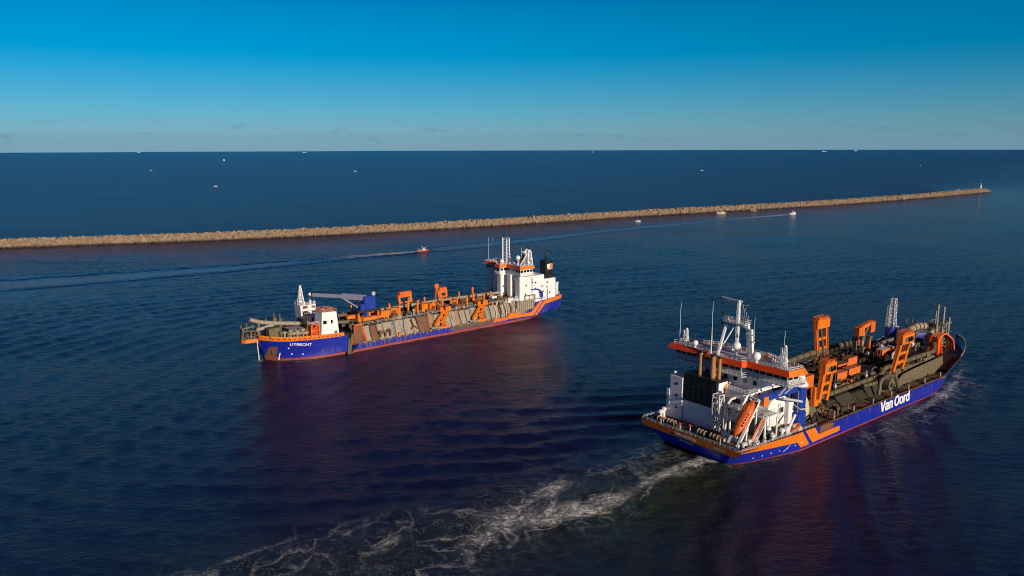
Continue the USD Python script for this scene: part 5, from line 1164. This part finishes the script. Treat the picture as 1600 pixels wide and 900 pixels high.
for (x0, x1, y, z0, z1) in ((104, 115.5, 6.8, 11.2, 12.6), (99.6, 104.2, 6.8, 10.6, 14.2), (94.6, 97.6, 6.5, 11, 14.6), (79.2, 82.6, 6.4, 11.0, 14.4), (75, 78.4, 6.4, 11.0, 14.4), (113.8, 119.2, 4.2, 12.4, 13.8)): pU('orange_machinery', MB().cbox(x0, x1, y - 1.1, y + 1.1, z0, z1, .25), M['orange'])
rg = pU('ring_flange', MB().tube([(98 + 1.9 * math.cos(a), 7.9, 12.6 + 1.9 * math.sin(a)) for a in np.linspace(0, 2 * np.pi, 21)], .42, 8), M['orange'], label='round orange flange standing on edge')
pU('flange_plate', MB().cyl((98, 7.5, 12.6), (98, 7.8, 12.6), 1.7, 1.7, 18), M['brown'], parent=rg)
for s in (1,):
    for (x, h) in ((100.4, 5.4),): pass
dr = pU('dragging_shackle', MB().tube(bend([(108.4, 13.4, 6.0), (108.2, 13.5, 7.2), (106.6, 13.3, 6.2), (104.6, 13.3, 6.2), (103.2, 13.2, 7.4), (102.8, 13.3, 6.0)], 1.0), .42, 8), M['brown'], label='rusty bracket hanging on the pale plates')
for x in (108.0, 105.6, 103.2): pU('bracket_leg', MB().bar((x, 13.5, 4.2), (x, 13.4, 6.6), .6), M['brown'], parent=dr)
ch = pU('red_hook', MB().tube([(91.6, 12.0, 9.4), (90.6, 12.6, 6.6)], .3, 7).tube([(90.6, 12.8, 6.8), (92.4, 13.4, 5.4)], .22, 6).tube([(90.6, 12.8, 6.8), (88.8, 13.4, 5.2)], .22, 6), M['brown'])
# orange A frame beside the slot
af = pU('side_a_frame', MB().bar((122.2, 13.9, 3.6), (119.6, 12.6, 11.4), .7).bar((114.8, 13.9, 4.2), (117.0, 12.4, 11.2), .7).bar((119.6, 12.6, 11.2), (116.6, 12.4, 11.2), .8), M['orange_worn'], label='rust-orange hoist frame beside the slot behind the bow')
pU('a_frame_plate', MB().slab([(115.2, 3.6), (121.8, 3.6), (119.6, 10.8), (117.0, 10.8)], (0, 13.3, 0), (1, 0, 0), (0, 0.0, 1), .15), M['brown'], parent=af)
# port gantries lowered over the side
def side_gantry(x0, x1, label):
    """two sloping ladder legs from the deck edge up to an orange hood on the coaming"""
    g = pU('gantry', MB().cbox(x0 - 11.4, x0 - 5.4, 8.2, 11.6, 10.4, 12.6, .3), M['orange'], label)
    for d in (0, -4.4):
        a, b = np.array((x0 + d, 14.3, 5.4 if d == 0 else 5.0)), np.array((x0 - 8.2 + d * .4, 11.0, 11.8))
        lg = pU('leg', MB().bar(a, b, .9, 1.1), M['orange'], parent=g)
    for t in (.2, .45, .7): pU('cross_beam', MB().bar(np.array((x0, 14.3, 5.4)) * (1 - t) + np.array((x0 - 8.2, 11, 11.8)) * t, np.array((x0 - 4.4, 14.3, 5.0)) * (1 - t) + np.array((x0 - 9.9, 11, 11.8)) * t, .5), M['orange'], parent=g)
    pU('brace', MB().bar((x0 - 7.2, 14.2, 4.2), (x0 - 4.6, 13.0, 7.6), .6).bar((x0 - 7.2, 14.2, 4.2), (x0 - 3.2, 14.3, 4.6), .6), M['orange_worn'], parent=g)
    pU('foot', MB().cbox(x0 - 8.6, x0 - 2.8, 13.2, 14.4, 3.55, 4.5, .1), M['orange'], parent=g)
    pU('sheave', MB().cyl((x0 - 7.4, 11.8, 12.2), (x0 - 6.9, 11.8, 12.2), 1.0, 1.0, 12), M['dark'], parent=g)
    pU('gantry_foot_pipe', pipe([(x0 + 1.8, 14.2, 4.4), (x0 - 3.2, 14.4, 4.2)], .4, 8, 1.0), M['beige'], parent=g)
side_gantry(80.6, 72, 'orange sloping gantry with two ladder legs, nearer the bow of the far dredger')
side_gantry(59.0, 50, 'orange sloping gantry with two ladder legs, nearer the white deckhouse of the far dredger')
# starboard gantries raised on the far side
def far_gantry(x0, x1, z1, label):
    g = pU('gantry', MB().slab([(x0, z1 - 2.6), (x1, z1 - 2.6), (x1 - 1.2, z1), (x0 + .4, z1)], (0, -10.2, 0), (1, 0, 0), (0, 0, 1), 2.2), M['orange_worn'], label)
    pU('leg', MB().bar((x0 + .6, -9.4, 9.6), (x0 + .6, -11.2, z1 - 2), 1.1), M['orange_worn'], parent=g); pU('leg', MB().bar((x1 - .6, -9.4, 9.6), (x1 - .6, -11.2, z1 - 2), 1.1), M['orange_worn'], parent=g)
    pU('cross_beam', MB().bar((x0 + .6, -10.2, 12.6), (x1 - .6, -10.2, 12.6), .8), M['orange_worn'], parent=g)
far_gantry(76.6, 84.2, 17.6, 'orange portal gantry raised on the far side')
far_gantry(56.0, 61.6, 17.0, 'smaller orange portal gantry raised on the far side')
hp = pU('sheave_tower', MB().bar((66.4, -6, 9.8), (65.6, -6, 18.4), .5).bar((63.8, -6, 9.8), (65.0, -6, 18.4), .5), M['orange_worn'], label='narrow orange A post with a wheel on top'); pU('sheave', MB().cyl((65.3, -6.3, 19.0), (65.3, -5.7, 19.0), 1.3, 1.3, 16), M['orange_worn'], parent=hp)
# blue deck crane
cu = pU('deck_crane', MB().cyl((108.4, 2.6, 9.8), (108.4, 2.6, 14.2), 1.9, 1.9, 14), M['crane_blue'], label='blue deck crane with a long grey boom', smooth=40)
pU('crane_house', MB().cbox(104.8, 110.4, .6, 4.8, 15.4, 21.0, .4), M['crane_blue'], parent=cu); pU('crane_platform', MB().box(104.2, 114.2, .0, 5.4, 14.2, 15.4), M['dark'], parent=cu)
pU('crane_cab', MB().cbox(110.4, 112.6, 3.2, 5.2, 15.4, 18.0, .2), M['crane_blue'], parent=cu); pU('cab_window', MB().box(112.6, 112.66, 3.5, 5.0, 16.4, 17.6), M['glass'], parent=cu)
pU('crane_boom', MB().bar((108.6, 2.6, 20.2), (133.0, .6, 24.3), 1.3, 1.5).bar((108.6, 2.6, 20.2), (120, 1.6, 22.2), 1.7, 2.4), M['boom'], parent=cu)
pU('luffing_cylinder', MB().tube([(111.6, 2.4, 15.6), (119, 1.8, 21.0)], .35, 8), M['grey'], parent=cu); pU('crane_lamp', MB().cbox(104.2, 105.6, 2.0, 3.4, 21.0, 22.4, .1), M['lgrey'], parent=cu)
# ---- accommodation: towers, bridge and twin funnels
ac = pU('deckhouse', MB().cbox(5.0, 27.0, -13.2, 13.3, 7.4, 19.2, .25), M['white'], label='tall white accommodation block at the stern')
for (x, z) in ((24.6, 16.8), (25.0, 12.4), (20.4, 18.0), (18.6, 14.6), (18.4, 17.6), (14.0, 15.4), (13.2, 12.6), (15.8, 12.4), (10.6, 14.6), (10.4, 17.0), (8.8, 11.6)): pU('porthole', MB().box(x, x + .8, 13.22, 13.36, z, z + .8), M['glass'], parent=ac)
pU('upper_house', MB().cbox(12.6, 28.0, -13.0, 13.1, 19.2, 21.6, .25), M['white'], parent=ac)
pU('house_recess', MB().box(20.6, 21.6, 13.2, 13.36, 9.0, 21.0), M['lgrey'], parent=ac)
pU('front_house', MB().cbox(26.8, 29.2, 9.6, 13.4, 8.0, 22.4, .2), M['white'], parent=ac); pU('front_house', MB().cbox(26.8, 29.2, -13.3, -9.6, 8.0, 22.4, .2), M['white'], parent=ac)
for (x0, x1, y0, y1) in ((26.9, 29.9, 4.0, 7.2), (26.9, 29.9, -7.2, -4.0), (26.9, 31.6, -1.7, 1.7)):
    tw_ = pU('bridge_tower', MB().cbox(x0, x1, y0, y1, 8.2, 22.4, .35), M['white'], parent=ac)
    if y0 > -2:
        for zz in (11.8, 15.6): pU('porthole', MB().box(x1 - 1.9, x1 - 1.1, y1 - .04, y1 + .07, zz, zz + .8), M['glass'], parent=ac)
bl_ = [(32.4, 1.7), (28.0, 1.9), (29.4, 14.0), (20.6, 14.0), (18.6, 9.0), (18.6, -9.0), (20.6, -14.0), (29.4, -14.0), (28.0, -1.9), (32.4, -1.7)]
bU = pU('bridge', MB().prism(offset(bl_, -.5), 22.5, 25.6), M['white'], label='white wheelhouse with wings on both sides')
pU('bridge_floor', MB().prism(offset(bl_, .3), 22.25, 22.5), M['white'], parent=bU)
pU('bridge_railing', railing([(*p, 22.5) for p in offset(bl_, .2)], 1.05, 1.2, closed=True, r=.06), M['white'], parent=bU)
PU_ = offset(bl_, -.5)
for a, b in zip(PU_, PU_[1:] + PU_[:1]):
    a, b = np.array(a), np.array(b); L = np.linalg.norm(b - a); d = (b - a) / L; nr = np.array((d[1], -d[0]))
    if Polygon(PU_).contains(__import__('shapely').geometry.Point(*((a + b) / 2 + nr * .1))): nr = -nr
    n_ = max(1, int(L / 1.9))
    for k in range(n_):
        p, q = a + d * L * (k + .14) / n_, a + d * L * (k + .86) / n_
        pU('window', MB().bar((*(p + nr * .02), 24.5), (*(q + nr * .02), 24.5), .12, 1.2), M['glass'], parent=bU)
rfU, btU = offset(bl_, .05), offset(bl_, .6)
roU = pU('bridge_roof', MB().prism(rfU, 25.7, 26.7), M['lgrey'])
for i in range(len(rfU)):
    j = (i + 1) % len(rfU); a, b, a2, b2 = (np.array(p) for p in (btU[i], btU[j], rfU[i], rfU[j])); cU = np.array((25.0, 0.0))
    v = [(*a, 25.6), (*b, 25.6), (*b2, 27.1), (*a2, 27.1), *[(*(p + (cU - p) * .02), z) for p, z in ((a, 25.6), (b, 25.6), (b2, 27.1), (a2, 27.1))]]
    red = abs((b - a)[1]) > abs((b - a)[0]) * .9
    pU('eaves_panel', MB().add(v, [(0, 1, 2, 3), (7, 6, 5, 4), (0, 4, 5, 1), (3, 2, 6, 7), (0, 3, 7, 4), (1, 5, 6, 2)]), M['redorange'] if red else M['orange'], parent=roU)
pU('roof_railing', railing([(*p, 26.7) for p in offset(bl_, -.3)], 1.1, 1.6, closed=True, r=.05), M['white'], parent=roU)
mU = pU('main_mast', MB().tube([(28.6, -.6, 26.7), (28.6, -.6, 40.2)], .30, 8), M['white'], label='tall white mast of four poles')
for (x, y, h) in ((26.6, .2, 39.4), (26.8, -2.6, 39.8), (24.4, -.4, 39.6)): pU('mast_pole', MB().tube([(x, y, 26.7), (x, y, h)], .28, 8), M['white'], parent=mU)
for k in range(8): pU('mast_rung', MB().bar((28.6, -.6, 28 + 1.6 * k), (26.6, .2, 28 + 1.6 * k), .12).bar((26.6, .2, 28.4 + 1.6 * k), (24.4, -.4, 28.4 + 1.6 * k), .12).bar((28.6, -.6, 28.2 + 1.6 * k), (26.8, -2.6, 28.6 + 1.6 * k), .12).bar((26.8, -2.6, 28.2 + 1.6 * k), (24.4, -.4, 28.8 + 1.6 * k), .12), M['lgrey'], parent=mU)
pU('mast_brace', MB().bar((24.2, .6, 26.7), (24.5, -.2, 32), .5).bar((22.4, 1.2, 26.7), (24.4, 0, 30.2), .3), M['white'], parent=mU)
for (x, y, r, st) in ((30.4, 1.0, 1.15, .8), (24.4, 6.4, 1.2, 2.6)): pU('radome', dome_antenna(x, y, 26.7, r, st), M['white'], parent=roU, smooth=40)
for (x, y, h) in ((27.6, -13.2, 12.4), (27.6, -10.0, 12.4), (28.2, -6.6, 4.6), (19.4, 3, 8)): pU('whip_aerial', MB().tube([(x, y, 26.7), (x, y, 26.7 + h)], .14, 6, .06), M['white'], parent=roU)
for (x, y) in ((27.4, -12), (27.6, -8.4)): pU('roof_locker', MB().cbox(x - 1, x + 1, y - .8, y + .8, 26.7, 27.7, .1), M['white'], parent=roU)
ax = pU('aft_mast', lattice((21.6, 11.0), 3.2, 1.7, 26.7, 33.8, 4, .22), M['white'], label='white tripod mast ahead of the funnels')
pU('mast_stay', MB().bar((27.4, 11.4, 27), (22.6, 11, 32.4), .45), M['white'], parent=ax); pU('radar_dish', MB().lathe((24.4, 11, 33.0), [(0, 0), (.9, .2), (1.3, .8), (1.25, 1.0), (0, .5)], 14).bar((23.0, 11, 31.6), (23.8, 11, 34.4), .8).bar((23.8, 11, 34.4), (22.4, 11, 35), .5), M['white_worn'], parent=ax); pU('mast_head', MB().cbox(20.6, 22.2, 10.2, 11.8, 33.8, 34.6, .2), M['white_worn'], parent=ax)
for k, (y0, y1) in enumerate(((7.6, 12.2), (-12.0, -7.4))):
    fx = 0 if k == 0 else -3.2
    fU = pU('funnel', MB().cbox(5.7 + fx, 11.0 + fx, y0, y1, 19.1, 28.2, .3), M['black'], label=('black funnel with emblem, nearer the camera', 'black funnel behind the mast')[k])
    pU('funnel_uptake', MB().tube(bend([(9.4 + fx, y1 - 1.2, 28.0), (9.4 + fx, y1 - 1.2, 31.4), (7.2 + fx, y1 - 1.2, 32.6)], 1.4), .7, 10), M['black'], parent=fU)
    if k == 0:
        pU('emblem', MB().box(6.4, 10.0, y1, y1 + .08, 23.6, 26.4), M['mark'], parent=fU)
        pU('emblem_orange', MB().slab([(6.5, 23.7), (8.0, 23.7), (8.6, 24.8), (7.6, 26.3), (6.5, 26.3)], (0, y1 + .12, 0), (1, 0, 0), (0, 0, 1), .04), M['orange'], parent=fU); pU('emblem_blue', MB().slab([(8.2, 23.7), (9.9, 23.7), (9.9, 24.4)], (0, y1 + .12, 0), (1, 0, 0), (0, 0, 1), .04), M['blue'], parent=fU)
pU('stern_pipe', MB().cyl((1.6, 10.2, 9.4), (1.6, 10.2, 15.6), .95, .95, 12).cyl((1.6, 10.2, 15.4), (1.6, 10.2, 16.0), 1.25, 1.25, 12), M['white_worn'])
pU('stern_railing', railing([(15, 12.2, 8.1), (8, 13.2, 9.0), (.6, 11.8, 9.8), (.6, -11.8, 9.8), (8, -13.2, 9.0)], 1.1, 1.8), M['white'])
for k in range(6): pU('bollard', bollard(2.6 + .2 * k, -9 + 3.4 * k, 9.3, math.pi / 2), M['dark'])
# lower side house, boat deck and gear beside the accommodation
lo = pU('side_house', MB().cbox(19.8, 31.0, 12.0, 13.75, 3.6, 10.0, .2), M['beige'], label='mud-grey steel screens below the white house'); pU('boat_deck', MB().box(12.6, 26.0, 13.32, 14.2, 9.8, 10.0), M['grey'], parent=lo)
for k in range(8): pU('screen_rib', MB().box(20.4 + 1.35 * k, 20.6 + 1.35 * k, 13.75, 13.9, 3.6, 10.0), M['olive'] if k % 3 else M['brown'], parent=lo)
pU('deck_shelter', MB().box(20.0, 26.5, 13.3, 14.1, 12.0, 12.3), M['brown'], parent=lo)
for x in (20.2, 23.2, 26.2): pU('shelter_post', MB().bar((x, 14.0, 10.0), (x, 14.0, 12.0), .25), M['brown'], parent=lo)
dv = pU('boat_davit', MB().tube(bend([(15.2, 13.9, 9.0), (15.0, 13.9, 13.0), (17.6, 14.0, 14.8), (22, 14.0, 14.9)], 1.6), .3, 8), M['crane_blue']); pU('davit_motor', MB().cbox(14.4, 16.2, 13.4, 14.3, 10.4, 13.2, .2), M['crane_blue'], parent=dv)
pU('side_railing', railing([(26, 14.1, 10.0), (12.8, 14.1, 9.8)], 1.1, 1.3), M['white'])
pU('side_post', MB().bar((11.0, 13.7, 8.4), (11.0, 13.7, 14.0), .2), M['dark']); pU('side_post', MB().bar((19.6, 13.9, 6.0), (19.6, 13.9, 12.4), .2), M['dark'])
spots = [(x + rU.uniform(-.6, .6), 11.0 + rU.uniform(-.6, .8)) for x in np.arange(27, 46, 1.9)]
fittings(pU, [M['beige'], M['olive'], M['orange_worn'], M['white_worn'], M['lgrey']], 9, spots, lambda x, y: 9.6)
for k in range(5): pU('hanging_hose', MB().tube(bend([(44 - 3.2 * k, 10.8, 10), (43.4 - 3.2 * k, 12.6, 6.6), (44.6 - 3.2 * k, 13.6, 3.7)], 1.2), .28, 7), M['brown'] if k % 2 else M['lgrey'])
# stowed containers aft of the hopper on the far ship
def onU(x, y, z): return U_W((x, y, z))
container_thing('red-brown container on the far dredger just ahead of its white towers', *onU(44.6, -2.2, 10.4), U_H, M['brown'], roof=M['olive'])
container_thing('small white box container beside the red-brown one on the far dredger', *onU(39.6, 5.2, 10.1), U_H, M['white'], L=3.2)
# ---------------------------------------------------------------- boats, beacon and buoys
def fishing_boat(label, x, y, rz, L, hullmat, housemat, group=None, kind='wheel'):
    t = thing('fishing_boat' if kind == 'wheel' else 'motor_boat', label, 'boat', (x, y, 0), rz, group)
    B, H = L * .32, L * .13
    put(t, 'hull', hull_form(L, B, H), hullmat)
    put(t, 'rubbing_strake', MB().bar((-L * .48, -B * .47, H * .8), (L * .2, -B * .5, H * .95), .14).bar((-L * .48, B * .47, H * .8), (L * .2, B * .5, H * .95), .14), M['white'])
    z0, z1 = H * .7, H * .7 + L * .19
    h = put(t, 'wheelhouse', MB().cbox(-L * .02, L * .20, -B * .30, B * .30, z0, z1, .1), housemat)
    put(h, 'roof', MB().box(-L * .04, L * .23, -B * .34, B * .34, z1, z1 + .12), M['white'])
    for s in (-1, 1): put(h, 'window', MB().box(L * .02, L * .17, s * B * .305, s * B * .285, z0 + (z1 - z0) * .55, z1 - .2), M['glass'])
    put(h, 'window', MB().box(L * .198, L * .206, -B * .24, B * .24, z0 + (z1 - z0) * .55, z1 - .2), M['glass'])
    put(t, 'mast', MB().tube([(-L * .06, 0, z0), (-L * .06, 0, z1 + L * .22)], .09, 6).bar((-L * .06, -B * .25, z1 + L * .15), (-L * .06, B * .25, z1 + L * .15), .07), M['white'])
    put(t, 'gantry', MB().bar((-L * .36, -B * .38, H * .8), (-L * .36, -B * .38, H + L * .16), .12).bar((-L * .36, B * .38, H * .8), (-L * .36, B * .38, H + L * .16), .12).bar((-L * .36, -B * .40, H + L * .16), (-L * .36, B * .40, H + L * .16), .14), M['white_worn'])
    put(t, 'deck_locker', MB().box(-L * .25, -L * .12, -B * .2, B * .2, H * .6, H * .6 + .6), M['lgrey'])
    return t

fishing_boat('red and white fishing boat speeding ahead of a long white wake', -73.5, 639.0, math.radians(33), 10.5, M['red'], M['white'])
fishing_boat('white motor boat with broad wake passing near the breakwater', 353.5, 982.5, math.radians(34), 12.0, M['white'], M['white'], kind='m')
fishing_boat('cream open boat lying close under the breakwater wall', 266.5, 995.0, math.radians(8), 11.5, M['cream'], M['cream'], kind='m')
fishing_boat('small dull brown boat moored against the breakwater stones', 318.1, 1027.0, math.radians(-5), 8.5, M['brown'], M['white_worn'])
fishing_boat('small grey skiff drifting off the middle of the breakwater', 144.2, 891.0, math.radians(5), 6.5, M['lgrey'], M['white_worn'], kind='m')
# boats far out
fishing_boat('white boat alone on the open sea, nearest the breakwater on the left', -646.8, 1718.4, 0.1, 8.5, M['lgrey'], M['lgrey'])
fishing_boat('white boat straight above the far dredger in the open sea', -549.4, 2771.3, 0.0, 11.0, M['lgrey'], M['lgrey'])
fishing_boat('white boat right of centre in the open sea', 658.3, 2727.9, math.pi, 11.0, M['lgrey'], M['lgrey'])
fishing_boat('tiny pale boat far left in the open sea', -1333.9, 2919.8, 0.2, 9.0, M['lgrey'], M['lgrey'])
fishing_boat('tiny dark boat in the open sea right of the others', 1694.2, 3274.2, 0.3, 9.0, M['brown'], M['white_worn'])

def sail_boat(label, x, y, rz, L):
    t = thing('sail_boat', label, 'sailing boat', (x, y, 0), rz)
    put(t, 'hull', hull_form(L, L * .28, L * .1), M['white'])
    put(t, 'mast', MB().tube([(L * .08, 0, L * .07), (L * .08, 0, L * 1.25)], .12, 6, .06), M['lgrey'])
    put(t, 'boom', MB().tube([(L * .08, 0, L * .2), (-L * .4, 0, L * .2)], .1, 6), M['lgrey'])
    put(t, 'mainsail', MB().slab([(0, 0), (-L * .45, 0), (0, L * 1.02)], (L * .07, 0.03, L * .21), (1, 0, 0), (0, 0, 1), .05), M['white'])
    put(t, 'jib', MB().slab([(0, 0), (L * .38, 0), (0, L * .85)], (L * .1, -0.03, L * .12), (1, 0, 0), (0, 0, 1), .05), M['white'])
sail_boat('white sailing boat far out below the horizon on the left', -1863.0, 5124.6, 0.4, 10.0)

def cargo_ship(label, x, y, rz, L, hullmat):
    t = thing('cargo_ship', label, 'ship', (x, y, 0), rz)
    put(t, 'hull', hull_form(L, L * .15, L * .06, draft=2, transom=.85, flare=.9), hullmat)
    h = put(t, 'deckhouse', MB().box(-L * .46, -L * .32, -L * .065, L * .065, L * .04, L * .17), M['white'])
    put(h, 'bridge_wing', MB().box(-L * .40, -L * .34, -L * .075, L * .075, L * .17, L * .19), M['white'])
    put(t, 'funnel', MB().cbox(-L * .45, -L * .41, -L * .02, L * .02, L * .17, L * .23, .5), M['white'])
    put(t, 'mast', MB().tube([(L * .4, 0, L * .05), (L * .4, 0, L * .17)], L * .004, 6), M['white'])
    for k in range(4): put(t, 'hatch_cover', MB().box(-L * .26 + k * L * .15, -L * .14 + k * L * .15, -L * .05, L * .05, L * .055, L * .085), M['lgrey'])
cargo_ship('white ship on the horizon at the far left', -6327.2, 13455.4, 0.5, 56, M['white'])
cargo_ship('white ship on the horizon above the fishing boat wake', -3203.8, 12268.9, 0.2, 58, M['white'])
cargo_ship('white ship on the horizon right above the far dredger mast', 1145.0, 11195.6, 1.2, 50, M['white'])
cargo_ship('larger white ship on the horizon at the right', 4384.2, 11109.4, 0.1, 64, M['white'])
cargo_ship('white ship at the far right of the horizon ships', 5293.5, 12192.4, 0.2, 54, M['white'])

# beacon on the head of the breakwater
bx, by = BW_C[-3]
bt = thing('lighthouse', 'small white beacon tower standing near the end of the breakwater', 'lighthouse', (bx, by, 4.2))
put(bt, 'plinth', MB().cyl((0, 0, 0), (0, 0, 1.4), 3.0, 2.8, 16), M['lgrey'])
tw = put(bt, 'tower', MB().lathe((0, 0, 1.4), [(1.7, 0), (1.45, 4), (1.3, 7.0), (1.9, 7.1), (1.9, 7.5), (0, 7.5)], 16), M['white'], smooth=30)
put(tw, 'door', MB().box(-.5, .5, -1.74, -1.60, 1.4, 3.4), M['dark'])
ln = put(bt, 'lantern', MB().cyl((0, 0, 8.9), (0, 0, 10.6), .9, .9, 10), M['glass'])
put(ln, 'lantern_roof', MB().lathe((0, 0, 10.6), [(1.15, 0), (.5, .7), (0, 1.1)], 12), M['white'])
gx, gy = BW_C[-19]
gt = thing('warning_post', 'grey warning post on the breakwater short of the beacon tower', 'post', (gx, gy, 4.2))
put(gt, 'footing', MB().box(-1.2, 1.2, -1.2, 1.2, 0, 1.2), M['lgrey'])
put(gt, 'post', MB().tube([(0, 0, 1.2), (0, 0, 5.4)], .35, 8), M['lgrey'])
put(gt, 'sign_board', MB().box(-4.2, -1.2, -.1, .1, 2.2, 3.2), M['lgrey'])

def buoy(label, x, y, m, s=1.0):
    t = thing('channel_buoy', label, 'buoy', (x, y, 0))
    put(t, 'float', MB().lathe((0, 0, -.5), [(0, 0), (1.5 * s, .2), (1.6 * s, 1.3), (.8 * s, 1.6), (0, 1.6)], 14), m)
    mb = MB()
    for k in range(4):
        a = math.pi / 2 * k + .5
        mb.bar((1.1 * s * math.cos(a), 1.1 * s * math.sin(a), 1.0), (.3 * s * math.cos(a), .3 * s * math.sin(a), 5.2 * s), .16)
    put(t, 'lattice', mb, m)
    put(t, 'topmark', MB().lathe((0, 0, 5.2 * s), [(.55 * s, 0), (.55 * s, 1.0 * s), (0, 1.1 * s)], 10), m)
buoy('red channel buoy off the head of the breakwater', 1362.2, 2196.6, M['red'], 1.2)
